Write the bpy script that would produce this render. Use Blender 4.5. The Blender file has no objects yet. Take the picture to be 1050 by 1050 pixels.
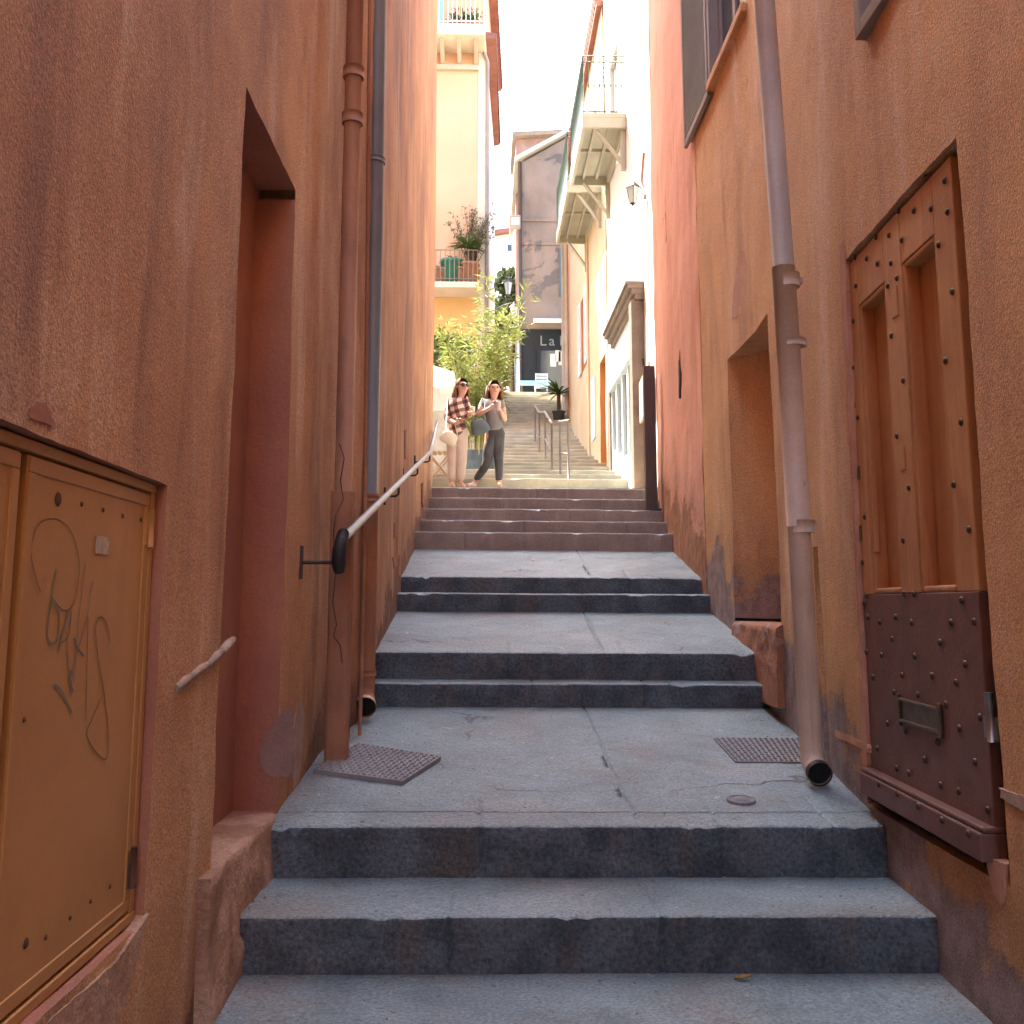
import bpy, bmesh, math, random
from mathutils import Vector, Matrix, noise
random.seed(7)
SC = bpy.context.scene
COL = SC.collection
R = math.radians

# ------------------------------------------------------------------ camera
PITCH, YAW, F, PPY = R(8.6), R(1.53), 1050.0, 461.0
cd = bpy.data.cameras.new("camera")
cam = bpy.data.objects.new("camera", cd)
COL.objects.link(cam)
cd.sensor_width = 36.0
cd.lens = 36.0
cd.shift_y = -(525 - PPY) / 1050.0
cd.clip_start = 0.05
cd.clip_end = 2000
cam.rotation_euler = (R(90) + PITCH, 0, -YAW)
SC.camera = cam
CR = cam.rotation_euler.to_matrix()

def ray(px, py):
    return CR @ Vector(((px - 525) / F, (PPY - py) / F, -1))
def at_x(px, py, X):
    d = ray(px, py); return d * (X / d.x)
def at_y(px, py, Y):
    d = ray(px, py); return d * (Y / d.y)
def at_z(px, py, Z):
    d = ray(px, py); return d * (Z / d.z)

# ------------------------------------------------------------------ object helpers
def tag(o, label=None, cat=None, group=None, kind=None):
    if label: o['label'] = label
    if cat: o['category'] = cat
    if group: o['group'] = group
    if kind: o['kind'] = kind
    return o

def thing(name, loc, label, cat, group=None):
    o = bpy.data.objects.new(name, None)
    o.empty_display_size = 0.1
    COL.objects.link(o)
    o.location = loc
    return tag(o, label, cat, group)

def root_loc(o):
    v = Vector((0, 0, 0))
    while o is not None:
        v += o.location
        o = o.parent
    return v

class MB:
    """collects geometry, links it as one mesh object"""
    def __init__(s):
        s.v = []; s.f = []; s.m = []; s.sm = []
    def add(s, verts, faces, mi=0, smooth=False):
        b = len(s.v)
        s.v += [tuple(v) for v in verts]
        for f in faces:
            s.f.append(tuple(i + b for i in f)); s.m.append(mi); s.sm.append(smooth)
    def quad(s, a, b, c, d, mi=0):
        s.add([a, b, c, d], [(0, 1, 2, 3)], mi)
    def box(s, lo, hi, mi=0, bev=0.0, M=None):
        bm = bmesh.new()
        bmesh.ops.create_cube(bm, size=1.0)
        lo = Vector(lo); hi = Vector(hi)
        c = (lo + hi) / 2; d = hi - lo
        for v in bm.verts:
            v.co = Vector((v.co.x * d.x + c.x, v.co.y * d.y + c.y, v.co.z * d.z + c.z))
        if bev:
            bmesh.ops.bevel(bm, geom=bm.edges[:], offset=min(bev, min(abs(d.x), abs(d.y), abs(d.z)) * .45), segments=2, profile=.5, affect='EDGES')
        s.bm(bm, mi, M=M)
        bm.free()
    def bm(s, bm, mi=0, smooth=False, M=None):
        bm.verts.ensure_lookup_table()
        vs = [(M @ v.co if M else v.co.copy()) for v in bm.verts]
        s.add(vs, [[v.index for v in f.verts] for f in bm.faces], mi, smooth)
    def tube(s, pts, r, n=10, mi=0, caps=True, smooth=True):
        pts = [Vector(p) for p in pts]
        rs = r if isinstance(r, (list, tuple)) else [r] * len(pts)
        rings = []
        up = None
        for i, p in enumerate(pts):
            t = (pts[min(i + 1, len(pts) - 1)] - pts[max(i - 1, 0)])
            t = t.normalized() if t.length > 1e-9 else Vector((0, 0, 1))
            if up is None:
                up = Vector((0, 0, 1)) if abs(t.z) < .9 else Vector((0, 1, 0))
            a = t.cross(up)
            if a.length < 1e-6: a = t.orthogonal()
            a.normalize(); b = a.cross(t).normalized(); up = b
            rings.append([p + (a * math.cos(2 * math.pi * k / n) + b * math.sin(2 * math.pi * k / n)) * rs[i] for k in range(n)])
        vs = [v for rg in rings for v in rg]
        fs = []
        for i in range(len(pts) - 1):
            for k in range(n):
                fs.append((i * n + k, i * n + (k + 1) % n, (i + 1) * n + (k + 1) % n, (i + 1) * n + k))
        s.add(vs, fs, mi, smooth)
        if caps:
            b = len(s.v) - len(vs)
            s.f.append(tuple(b + k for k in range(n))); s.m.append(mi); s.sm.append(False)
            e = b + (len(pts) - 1) * n
            s.f.append(tuple(e + k for k in reversed(range(n)))); s.m.append(mi); s.sm.append(False)
    def lathe(s, c, prof, n=20, mi=0, smooth=True, axis=None):
        M = Matrix.Translation(Vector(c))
        if axis is not None:
            M = M @ Vector(axis).to_track_quat('Z', 'Y').to_matrix().to_4x4()
        vs = [M @ Vector((r * math.cos(2 * math.pi * k / n), r * math.sin(2 * math.pi * k / n), z)) for r, z in prof for k in range(n)]
        fs = [(i * n + k, i * n + (k + 1) % n, (i + 1) * n + (k + 1) % n, (i + 1) * n + k) for i in range(len(prof) - 1) for k in range(n)]
        s.add(vs, fs, mi, smooth)
    def prism(s, poly, off, mi=0):
        """polygon (3-D points) extruded by the vector off"""
        n = len(poly); off = Vector(off)
        vs = [Vector(p) for p in poly] + [Vector(p) + off for p in poly]
        fs = [tuple(range(n)), tuple(reversed(range(n, 2 * n)))] + [(i, (i + 1) % n, n + (i + 1) % n, n + i) for i in range(n)]
        s.add(vs, fs, mi)
    def grid(s, fn, us, vs, skip=None, mi=0, smooth=True):
        nu, nv = len(us), len(vs)
        pts = [fn(u, v) for u in us for v in vs]
        fs = []
        for i in range(nu - 1):
            for j in range(nv - 1):
                if skip and skip((us[i] + us[i + 1]) / 2, (vs[j] + vs[j + 1]) / 2): continue
                fs.append((i * nv + j, (i + 1) * nv + j, (i + 1) * nv + j + 1, i * nv + j + 1))
        s.add(pts, fs, mi, smooth)
    def build(s, name, mats, parent=None, origin=None, label=None, normals=False):
        me = bpy.data.meshes.new(name)
        o0 = root_loc(parent) if parent is not None else Vector(origin if origin is not None else (0, 0, 0))
        me.from_pydata([(v[0] - o0.x, v[1] - o0.y, v[2] - o0.z) for v in s.v], [], s.f)
        if not isinstance(mats, (list, tuple)): mats = [mats]
        for m in mats: me.materials.append(m)
        me.polygons.foreach_set('material_index', s.m)
        me.polygons.foreach_set('use_smooth', s.sm)
        if normals:
            b = bmesh.new(); b.from_mesh(me)
            bmesh.ops.recalc_face_normals(b, faces=b.faces[:]); b.to_mesh(me); b.free()
        me.update()
        o = bpy.data.objects.new(name, me)
        COL.objects.link(o)
        if parent is not None: o.parent = parent
        else: o.location = o0
        if label: o['label'] = label
        return o

def frange(a, b, step):
    n = max(1, int(math.ceil(abs(b - a) / step - 1e-6)))
    return [a + (b - a) * i / n for i in range(n + 1)]
def breaks(vals, step):
    vals = sorted(set(round(v, 5) for v in vals))
    out = [vals[0]]
    for a, b in zip(vals, vals[1:]): out += frange(a, b, step)[1:]
    return out
def interp(tab, x):
    if x <= tab[0][0]: return tab[0][1]
    for (a, va), (b, vb) in zip(tab, tab[1:]):
        if x <= b: return va + (vb - va) * (x - a) / (b - a)
    return tab[-1][1]
def nz(x, y, z, s=1.0):
    return noise.noise(Vector((x * s, y * s, z * s)))

def facade(mb, P, u0, u1, v0, v1, step, holes=(), amp=.004, warp=.006, mi=0, mir=None, extra_u=()):
    """wall sheet with openings; holes = (u0,u1,v0,v1,depth,back?)"""
    mir = mi if mir is None else mir
    us = breaks([u0, u1] + [h[0] for h in holes] + [h[1] for h in holes] + list(extra_u), step)
    vs = breaks([v0, v1] + [h[2] for h in holes] + [h[3] for h in holes], step)
    def W(u, v, d=0.0):
        a = nz(u, v, 3.1, 5) * warp + nz(u, v, 9.7, 22) * warp * .5
        b = nz(u, v, 6.3, 5) * warp + nz(u, v, 1.7, 22) * warp * .5
        q = (nz(u, v, .3, .9) * 2.2 + nz(u, v, 4.3, 4) * .8 + nz(u, v, 8.8, 14) * .35) * amp
        return P(u + a, v + b, d + q)
    def skip(u, v):
        return any(h[0] < u < h[1] and h[2] < v < h[3] for h in holes)
    mb.grid(lambda u, v: W(u, v), us, vs, skip, mi)
    for h in holes:
        a, b, c, d, dep, back = h[:6]; spl = h[6] if len(h) > 6 else 0.0
        hu = [u for u in us if a - 1e-6 <= u <= b + 1e-6]; hv = [v for v in vs if c - 1e-6 <= v <= d + 1e-6]
        dd = frange(0, dep, step)
        S = lambda u, t: a + (u - a) * (1 - spl * t / dep / (b - a))
        for u in (a, b): mb.grid(lambda v, t, u=u: W(S(u, t), v, t), hv, dd, None, mir)
        for v in (c, d): mb.grid(lambda u, t, v=v: W(S(u, t), v, t), hu, dd, None, mir)
        if back: mb.grid(lambda u, v: W(S(u, dep), v, dep), hu, hv, None, mir)

# ------------------------------------------------------------------ materials
def mat(name, c1, c2=None, rough=.8, metal=0.0, s1=1.5, streak=None, streak_amt=.5, streak_scale=(3.2, 3.2, .6),
        speck=0.0, speck_scale=90, bump=0.0, bscale=60, bump2=0.0, b2scale=9, patch=None, patch_thr=.6, patch_scale=2.0,
        base=None, base_h=.3, cracks=None, wear=None, transl=0.0, spec=.35, brushed=None):
    m = bpy.data.materials.new(name); m.use_nodes = True
    nt = m.node_tree; N = nt.nodes; L = nt.links
    for n in list(N): N.remove(n)
    out = N.new('ShaderNodeOutputMaterial'); bs = N.new('ShaderNodeBsdfPrincipled')
    L.new(bs.outputs[0], out.inputs[0])
    bs.inputs['Roughness'].default_value = rough; bs.inputs['Metallic'].default_value = metal
    bs.inputs['Specular IOR Level'].default_value = spec
    geo = N.new('ShaderNodeNewGeometry'); pos = geo.outputs['Position']
    def no(scale, detail=4, rg=.55, vec=None, dist=0.0):
        n = N.new('ShaderNodeTexNoise'); n.inputs['Scale'].default_value = scale
        n.inputs['Detail'].default_value = detail; n.inputs['Roughness'].default_value = rg
        n.inputs['Distortion'].default_value = dist
        L.new(vec if vec is not None else pos, n.inputs['Vector']); return n.outputs['Fac']
    def ramp(fac, a, b):
        n = N.new('ShaderNodeMapRange'); n.interpolation_type = 'SMOOTHSTEP'
        n.inputs['From Min'].default_value = a; n.inputs['From Max'].default_value = b
        L.new(fac, n.inputs['Value']); return n.outputs[0]
    def mix(f, a, b, mode='MIX'):
        n = N.new('ShaderNodeMix'); n.data_type = 'RGBA'; n.blend_type = mode
        for sock, val in ((n.inputs[0], f), (n.inputs[6], a), (n.inputs[7], b)):
            if hasattr(val, 'node'): L.new(val, sock)
            elif isinstance(val, (tuple, list)): sock.default_value = (*val[:3], 1)
            else: sock.default_value = val
        return n.outputs[2]
    def math_(op, a, b):
        n = N.new('ShaderNodeMath'); n.operation = op
        for i, val in enumerate((a, b)):
            if hasattr(val, 'node'): L.new(val, n.inputs[i])
            else: n.inputs[i].default_value = val
        return n.outputs[0]
    colr = c1
    if c2 is not None:
        colr = mix(ramp(no(s1, 6, .6, dist=.4), .34, .66), c1, c2)
    if brushed is not None:
        mp = N.new('ShaderNodeMapping'); mp.inputs['Scale'].default_value = brushed[1]; L.new(pos, mp.inputs['Vector'])
        colr = mix(math_('MULTIPLY', ramp(no(1.0, 5, .65, mp.outputs[0]), .38, .68), brushed[2]), colr, brushed[0])
    if streak is not None:
        for k, st in enumerate(streak):
            mp = N.new('ShaderNodeMapping'); mp.inputs['Scale'].default_value = streak_scale
            mp.inputs['Location'].default_value = (3.7 * k, 1.3 * k, 8.1 * k); L.new(pos, mp.inputs['Vector'])
            f = ramp(no(1.0, 5, .6, mp.outputs[0], .3), .5, .72)
            colr = mix(math_('MULTIPLY', f, streak_amt), colr, st)
    pm = None
    if patch is not None:
        pm = ramp(no(patch_scale, 6, .62, dist=.6), patch_thr, patch_thr + .025)
        colr = mix(pm, colr, patch)
    if base is not None:
        sx = N.new('ShaderNodeSeparateXYZ'); L.new(pos, sx.inputs[0])
        h = math_('SUBTRACT', math_('ADD', sx.outputs[2], 2.19), math_('MULTIPLY', sx.outputs[1], .302))
        hn = math_('ADD', h, math_('MULTIPLY', math_('SUBTRACT', no(2.6, 6, .65), .5), -1.3))
        bmsk = math_('SUBTRACT', 1.0, ramp(hn, base_h - .07, base_h + .07))
        colr = mix(bmsk, colr, mix(ramp(no(9, 5), .35, .65), base, tuple(x * .62 for x in base)))
        damp = math_('SUBTRACT', 1.0, ramp(hn, base_h, base_h + .55))
        colr = mix(math_('MULTIPLY', damp, .3), colr, (.16, .075, .04))
    if speck:
        sp = no(speck_scale, 3, .7)
        n = N.new('ShaderNodeMapRange'); L.new(sp, n.inputs['Value'])
        n.inputs['From Min'].default_value = .25; n.inputs['From Max'].default_value = .75
        n.inputs['To Min'].default_value = 1 - speck; n.inputs['To Max'].default_value = 1 + speck
        colr = mix(1.0, colr, n.outputs[0], 'MULTIPLY')
    crk = None
    if cracks is not None:
        v = N.new('ShaderNodeTexVoronoi'); v.feature = 'DISTANCE_TO_EDGE'; v.inputs['Scale'].default_value = cracks[0]
        nn = N.new('ShaderNodeTexNoise'); nn.inputs['Scale'].default_value = 3.5; nn.inputs['Detail'].default_value = 7; L.new(pos, nn.inputs['Vector'])
        vm = N.new('ShaderNodeVectorMath'); vm.operation = 'MULTIPLY_ADD'; vm.inputs[1].default_value = (.45, .45, .45)
        L.new(nn.outputs['Color'], vm.inputs[0]); L.new(pos, vm.inputs[2]); L.new(vm.outputs[0], v.inputs['Vector'])
        crk = math_('SUBTRACT', 1.0, ramp(v.outputs['Distance'], .002, cracks[1]))
        crk = math_('MULTIPLY', crk, ramp(no(1.3, 3), .48, .58))
        colr = mix(math_('MULTIPLY', crk, .8), colr, cracks[2])
    if wear is not None:
        w = ramp(no(wear[1], 6, .7), wear[2], wear[2] + .04)
        colr = mix(w, colr, wear[0])
    if isinstance(colr, tuple): bs.inputs['Base Color'].default_value = (*colr[:3], 1)
    else: L.new(colr, bs.inputs['Base Color'])
    if bump or bump2:
        hgt = None
        if bump: hgt = math_('MULTIPLY', no(bscale, 5, .65), bump)
        if bump2:
            b2 = math_('MULTIPLY', no(b2scale, 6, .6), bump2)
            hgt = b2 if hgt is None else math_('ADD', hgt, b2)
        if pm is not None: hgt = math_('SUBTRACT', hgt, math_('MULTIPLY', pm, .35))
        if crk is not None: hgt = math_('SUBTRACT', hgt, math_('MULTIPLY', crk, .5))
        if base is not None: hgt = math_('SUBTRACT', hgt, math_('MULTIPLY', bmsk, .6))
        b = N.new('ShaderNodeBump'); b.inputs['Strength'].default_value = 1.0; b.inputs['Distance'].default_value = .01
        L.new(hgt, b.inputs['Height']); L.new(b.outputs[0], bs.inputs['Normal'])
    if transl:
        tr = N.new('ShaderNodeBsdfTranslucent'); ms = N.new('ShaderNodeMixShader'); ms.inputs[0].default_value = transl
        if isinstance(colr, tuple): tr.inputs[0].default_value = (*colr[:3], 1)
        else: L.new(colr, tr.inputs[0])
        L.new(bs.outputs[0], ms.inputs[1]); L.new(tr.outputs[0], ms.inputs[2]); L.new(ms.outputs[0], out.inputs[0])
    return m

M = {}
M['terra'] = mat('terracotta plaster', (.70, .40, .20), (.54, .275, .135), s1=.9, streak=[(.74, .54, .38), (.27, .135, .09)], streak_amt=.7,
                 brushed=((.36, .20, .14), (.7, .7, .45), .62), speck=.5, speck_scale=120, bump=1.0, bscale=110, bump2=1.2, b2scale=9, patch=(.50, .29, .18), patch_thr=.665, patch_scale=1.3, base=(.30, .17, .12), base_h=.02)
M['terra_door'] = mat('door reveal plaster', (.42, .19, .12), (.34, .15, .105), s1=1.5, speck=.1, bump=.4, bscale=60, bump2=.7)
M['orange'] = mat('orange plaster', (.82, .48, .22), (.68, .37, .16), s1=.8, streak=[(.80, .58, .40), (.46, .25, .15)], streak_amt=.6,
                  brushed=((.55, .31, .18), (.6, .6, .4), .5), speck=.45, speck_scale=120, bump=1.0, bscale=110, bump2=1.1, b2scale=8, patch=(.62, .38, .23), patch_thr=.665, patch_scale=1.2, base=(.44, .35, .345), base_h=.14)
M['red'] = mat('salmon red plaster', (.84, .46, .33), (.77, .39, .265), s1=.9, streak=[(.60, .31, .21), (.44, .17, .11)], streak_amt=.4,
               speck=.1, bump=.4, bscale=70, bump2=.7, base=(.52, .25, .13), base_h=.25)
M['rough'] = mat('rough exposed render', (.50, .33, .23), (.33, .185, .12), s1=5, speck=.25, speck_scale=60, bump=1.0, bscale=45, bump2=1.6, b2scale=12)
M['sillstone'] = mat('worn sill mortar', (.42, .36, .32), (.33, .26, .21), s1=7, speck=.15, bump=.7, bscale=60)
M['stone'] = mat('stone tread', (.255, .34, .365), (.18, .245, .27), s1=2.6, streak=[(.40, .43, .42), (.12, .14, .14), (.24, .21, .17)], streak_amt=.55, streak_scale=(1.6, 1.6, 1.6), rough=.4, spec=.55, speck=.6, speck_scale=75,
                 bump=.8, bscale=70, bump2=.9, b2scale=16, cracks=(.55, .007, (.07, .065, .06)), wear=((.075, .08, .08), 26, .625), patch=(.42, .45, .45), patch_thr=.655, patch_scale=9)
M['riser'] = mat('grimy stone riser with painted shade', (.115, .145, .168), (.058, .074, .088), s1=4, rough=.75, speck=.6, speck_scale=60, streak=[(.17, .17, .165), (.13, .10, .07)], streak_amt=.5, streak_scale=(5, 5, 1.6),
                 bump=1.3, bscale=45, bump2=1.6, b2scale=12, wear=((.21, .20, .19), 22, .66))  # tread stone darkened to stand for riser shade, grime streaks over it
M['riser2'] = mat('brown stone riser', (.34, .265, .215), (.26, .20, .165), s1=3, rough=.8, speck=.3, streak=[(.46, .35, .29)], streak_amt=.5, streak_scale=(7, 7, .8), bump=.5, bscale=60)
M['farstone'] = mat('pale stone stairs', (.46, .42, .32), (.34, .32, .255), s1=2.5, speck=.2, bump=.5, bscale=50)
M['earth'] = mat('ground', (.2, .18, .15), (.15, .13, .11), speck=.2)
M['cabinet'] = mat('ochre painted metal', (.52, .29, .105), (.45, .245, .09), s1=1.8, rough=.5, speck=.05, streak=[(.42, .20, .075)], streak_amt=.4, streak_scale=(9, 9, .6), bump=.05, bscale=200, bump2=.15, b2scale=3, wear=((.20, .08, .03), 26, .74), spec=.3)
M['cabdark'] = mat('cabinet gap', (.03, .018, .012), rough=.9)
M['paintpipe'] = mat('pipe painted terracotta', (.36, .175, .095), (.27, .125, .075), s1=2.5, rough=.6, speck=.1, streak=[(.13, .07, .055), (.42, .22, .13)], streak_amt=.6, streak_scale=(6, 6, 1.6), bump2=.3, wear=((.15, .06, .045), 7, .66))
M['bluepipe'] = mat('blue grey pvc pipe', (.17, .19, .20), (.14, .155, .165), rough=.45, speck=.08, streak=[(.24, .23, .21)], streak_amt=.4, streak_scale=(14, 14, .7))
M['mauvepipe'] = mat('mauve grey pipe', (.46, .385, .315), (.38, .315, .26), s1=3, rough=.5, speck=.08, streak=[(.26, .20, .16)], streak_amt=.4, streak_scale=(16, 16, .6))
M['greypipe'] = mat('beige grey zinc pipe', (.58, .45, .34), (.49, .37, .275), s1=3, rough=.5, speck=.1, streak=[(.30, .19, .12)], streak_amt=.4, streak_scale=(16, 16, .7), wear=((.16, .09, .05), 14, .66))
M['black'] = mat('dark inside', (.012, .01, .01), rough=.9)
M['steel'] = mat('galvanised steel rail', (.36, .35, .34), (.28, .27, .265), rough=.38, metal=.8, s1=6)
M['railpaint'] = mat('worn grey rail paint', (.20, .175, .15), (.15, .13, .115), rough=.5, s1=6)
M['iron'] = mat('dark painted iron', (.055, .05, .05), (.08, .05, .04), rough=.55, metal=.3, s1=8)
M['rust'] = mat('rusty iron', (.16, .075, .04), (.09, .05, .035), rough=.8, s1=12, bump=.4, bscale=90)
M['foam'] = mat('black rubber wrap', (.02, .02, .022), rough=.5, bump=.4, bscale=60)
M['cast'] = mat('cast iron cover', (.30, .30, .305), (.22, .22, .225), rough=.6, metal=.1, speck=.15, bump=.4, bscale=80)
M['doorwood'] = mat('varnished brown door wood', (.54, .275, .11), (.43, .205, .085), s1=2, rough=.5, streak=[(.38, .16, .07), (.70, .38, .16)], streak_amt=.5, streak_scale=(30, 30, 1.6), speck=.06, bump=.2, bscale=60, spec=.35)
M['doordark'] = mat('dark stained door wood', (.20, .10, .075), (.15, .075, .06), s1=4, rough=.5, streak=[(.20, .085, .07)], streak_amt=.6, streak_scale=(6, 30, 30), speck=.08, bump=.25, bscale=60)
M['stud'] = mat('iron door stud', (.12, .075, .05), (.08, .055, .045), rough=.45, metal=.6, s1=30)
M['brass'] = mat('aged brass fitting', (.20, .145, .09), (.13, .10, .075), rough=.4, metal=.8, s1=20)
M['mortar'] = mat('pale mortar', (.46, .35, .28), (.38, .27, .21), s1=10, speck=.15, bump=.6, bscale=70)
M['scar'] = mat('pinkish mortar patch', (.62, .35, .235), (.54, .28, .185), s1=9, bump=.6, bscale=60)
M['shutter'] = mat('grey green shutter paint', (.30, .27, .245), (.24, .215, .195), rough=.6, speck=.08)
M['winframe'] = mat('grey window frame paint', (.30, .25, .215), (.24, .20, .17), rough=.6)
M['glass'] = mat('window glass', (.05, .06, .07), rough=.08, spec=.6)
M['white'] = mat('white render', (.80, .77, .70), (.74, .71, .64), s1=1.2, speck=.05, bump=.3, bump2=.4)
M['beige'] = mat('beige render', (.58, .45, .27), (.51, .39, .235), s1=1.1, streak=[(.60, .33, .18)], streak_amt=.35, speck=.08, bump=.3, bump2=.5)
M['ochre'] = mat('ochre render', (.58, .29, .11), (.50, .245, .10), s1=1.4, speck=.08, bump=.3)
M['yellow'] = mat('pale yellow render', (.66, .435, .28), (.62, .40, .255), s1=.8, speck=.05, bump=.25, bump2=.4)
M['yellow2'] = mat('strong yellow render', (.68, .47, .21), (.62, .42, .185), s1=.9, speck=.06, bump=.25, bump2=.4)
M['peach'] = mat('peach render', (.66, .36, .21), (.60, .32, .18), s1=1, speck=.06)
M['cream'] = mat('cream stone trim', (.72, .65, .52), (.64, .57, .45), s1=2, speck=.06, bump=.3)
M['slab'] = mat('pale grey green balcony paint', (.47, .455, .36), (.41, .395, .31), s1=2, speck=.05)
M['balrail'] = mat('grey green railing paint', (.13, .17, .145), rough=.6)
M['mint'] = mat('mint green screen', (.20, .42, .33), (.18, .38, .30), rough=.6, transl=.15)
M['whitepaint'] = mat('white paint', (.75, .75, .74), rough=.5)
M['shopblue'] = mat('pale blue white shop paint', (.66, .74, .76), (.60, .69, .72), rough=.5)
M['browntrim'] = mat('brown timber trim', (.22, .165, .125), (.17, .125, .095), s1=5, rough=.7)
M['cafewall'] = mat('weathered grey pink render', (.235, .185, .145), (.175, .14, .112), s1=.55, streak=[(.12, .10, .09), (.27, .215, .175)], streak_amt=.55, streak_scale=(1.1, 1.1, .5), speck=.14, bump=.5, bump2=.8, patch=(.115, .098, .09), patch_thr=.58, patch_scale=.5)
M['brick'] = mat('brown brick wall', (.27, .16, .13), (.20, .125, .10), s1=3, speck=.25, speck_scale=30)
M['cafefront'] = mat('dark grey blue cafe front', (.012, .016, .021), (.017, .019, .022), s1=1.3, rough=.6, streak=[(.024, .022, .02)], streak_amt=.4, spec=.15)
M['letter'] = mat('pale lettering', (.15, .17, .18), rough=.6)
M['roof'] = mat('terracotta roof tiles', (.30, .13, .09), (.23, .095, .07), s1=3, speck=.25, speck_scale=25)
M['tealpaint'] = mat('teal shutter paint', (.055, .12, .14), (.045, .10, .12), rough=.6)
M['bluepaint'] = mat('light blue shutter paint', (.22, .42, .58), rough=.6)
M['awning'] = mat('pale awning cloth', (.62, .63, .63), rough=.8)
M['greenpot'] = mat('green pot glaze', (.05, .23, .17), rough=.45)
M['clay'] = mat('terracotta pot clay', (.42, .22, .14), (.36, .19, .12), s1=8)
M['leafdark'] = mat('dark leaves', (.035, .06, .025), (.06, .085, .035), s1=6, rough=.5, transl=.2)
M['leafmid'] = mat('green leaves', (.075, .13, .03), (.12, .17, .045), s1=5, rough=.5, transl=.35)
M['bamboo'] = mat('yellow green bamboo leaves', (.15, .19, .04), (.25, .255, .07), s1=5, rough=.5, transl=.5)
M['dryleaf'] = mat('grey green sparse leaves', (.16, .16, .09), (.22, .20, .12), s1=6, rough=.6, transl=.3)
M['cane'] = mat('bamboo cane', (.33, .30, .10), rough=.5)
M['bark'] = mat('bark', (.12, .09, .065), (.09, .065, .05), s1=10)
M['lampglass'] = mat('frosted lantern glass', (.62, .64, .62), rough=.35, transl=.4)
M['skin'] = mat('skin', (.56, .335, .245), (.52, .30, .215), s1=12, rough=.5)
M['hair'] = mat('brown hair', (.13, .062, .035), (.19, .095, .055), s1=40, rough=.7, spec=.2)
M['trousers'] = mat('pale pink cotton trousers', (.60, .50, .43), (.54, .44, .38), s1=9, rough=.9)
M['jeans'] = mat('dark grey jeans', (.055, .055, .06), (.08, .08, .085), s1=9, rough=.9)
M['tee'] = mat('grey cotton t shirt', (.17, .16, .165), (.22, .19, .19), s1=9, rough=.9)
M['shoe'] = mat('pale shoe', (.6, .5, .44), rough=.7)
M['cream_bag'] = mat('cream leather bag', (.66, .60, .48), rough=.55)
M['blue_bag'] = mat('slate blue leather bag', (.075, .105, .125), (.10, .13, .15), s1=8, rough=.45)
M['dark'] = mat('dark plastic lens', (.02, .012, .012), rough=.15)
M['cup'] = mat('paper cup', (.55, .42, .40), rough=.6)
M['bollard'] = mat('brown lacquered steel', (.10, .075, .065), (.085, .062, .055), rough=.5)
M['signplate'] = mat('grey sign plate', (.40, .37, .31), (.35, .32, .27), rough=.6)
M['bluechair'] = mat('pale blue painted metal', (.38, .47, .58), rough=.45)
M['woodchair'] = mat('pale folding chair wood', (.62, .47, .33), rough=.6)
M['ink'] = mat('faded marker ink', (.15, .17, .165), (.24, .21, .13), s1=25, rough=.7)
M['ink2'] = mat('brown marker ink', (.25, .14, .055), (.20, .12, .06), s1=25, rough=.7)
M['sticker'] = mat('torn paper sticker', (.55, .47, .40), (.42, .34, .28), s1=60, rough=.8)
M['canvas'] = mat('white canvas', (.80, .79, .76), rough=.85, transl=.15)
M['board'] = mat('weathered white board', (.60, .58, .54), (.48, .46, .42), s1=4, rough=.8)

# plaid shirt: crossed bands in object space
def plaid():
    m = bpy.data.materials.new('plaid flannel'); m.use_nodes = True
    nt = m.node_tree; N = nt.nodes; L = nt.links; bs = N['Principled BSDF']; bs.inputs['Roughness'].default_value = .9
    tc = N.new('ShaderNodeTexCoord')
    mp = N.new('ShaderNodeMapping'); mp.inputs['Rotation'].default_value = (0, .35, .5); L.new(tc.outputs['Object'], mp.inputs[0])
    sx = N.new('ShaderNodeSeparateXYZ'); L.new(mp.outputs[0], sx.inputs[0])
    def band(sock, sc):
        a = N.new('ShaderNodeMath'); a.operation = 'MULTIPLY'; a.inputs[1].default_value = sc; L.new(sock, a.inputs[0])
        b = N.new('ShaderNodeMath'); b.operation = 'FRACT'; L.new(a.outputs[0], b.inputs[0])
        c = N.new('ShaderNodeMath'); c.operation = 'GREATER_THAN'; c.inputs[1].default_value = .52; L.new(b.outputs[0], c.inputs[0])
        return c.outputs[0]
    s = N.new('ShaderNodeMath'); s.operation = 'ADD'; L.new(band(sx.outputs[0], 9.5), s.inputs[0]); L.new(band(sx.outputs[2], 9.5), s.inputs[1])
    d = N.new('ShaderNodeMath'); d.operation = 'MULTIPLY'; d.inputs[1].default_value = .5; L.new(s.outputs[0], d.inputs[0])
    r = N.new('ShaderNodeValToRGB'); r.color_ramp.interpolation = 'CONSTANT'
    e = r.color_ramp.elements; e[0].color = (.62, .50, .42, 1); e[1].position = .4; e[1].color = (.24, .11, .085, 1)
    x = e.new(.8); x.color = (.05, .03, .03, 1)
    L.new(d.outputs[0], r.inputs[0]); L.new(r.outputs[0], bs.inputs['Base Color'])
    return m
M['plaid'] = plaid()

# ------------------------------------------------------------------ steps and ground
def zs(Y):      # walking surface of the alley (used to seat things)
    T = [(-20, -1.62), (2.5, -1.62), (2.51, -1.44), (3.1, -1.43), (3.11, -1.262), (3.73, -1.253), (3.731, -1.067), (4.22, -1.062), (4.221, -.869), (6.5, -.628), (6.501, -.488), (6.67, -.47), (6.671, -.304),
         (8.2, -.055), (8.201, .083), (8.5, .093), (8.501, .222), (10.07, .535), (10.071, .70), (10.5, .705), (10.501, .851), (10.87, .855), (10.871, 1.005),
         (11.26, 1.01), (11.261, 1.16), (11.62, 1.165), (11.621, 1.315), (14.7, 1.639)]
    return interp(T, Y)

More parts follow.
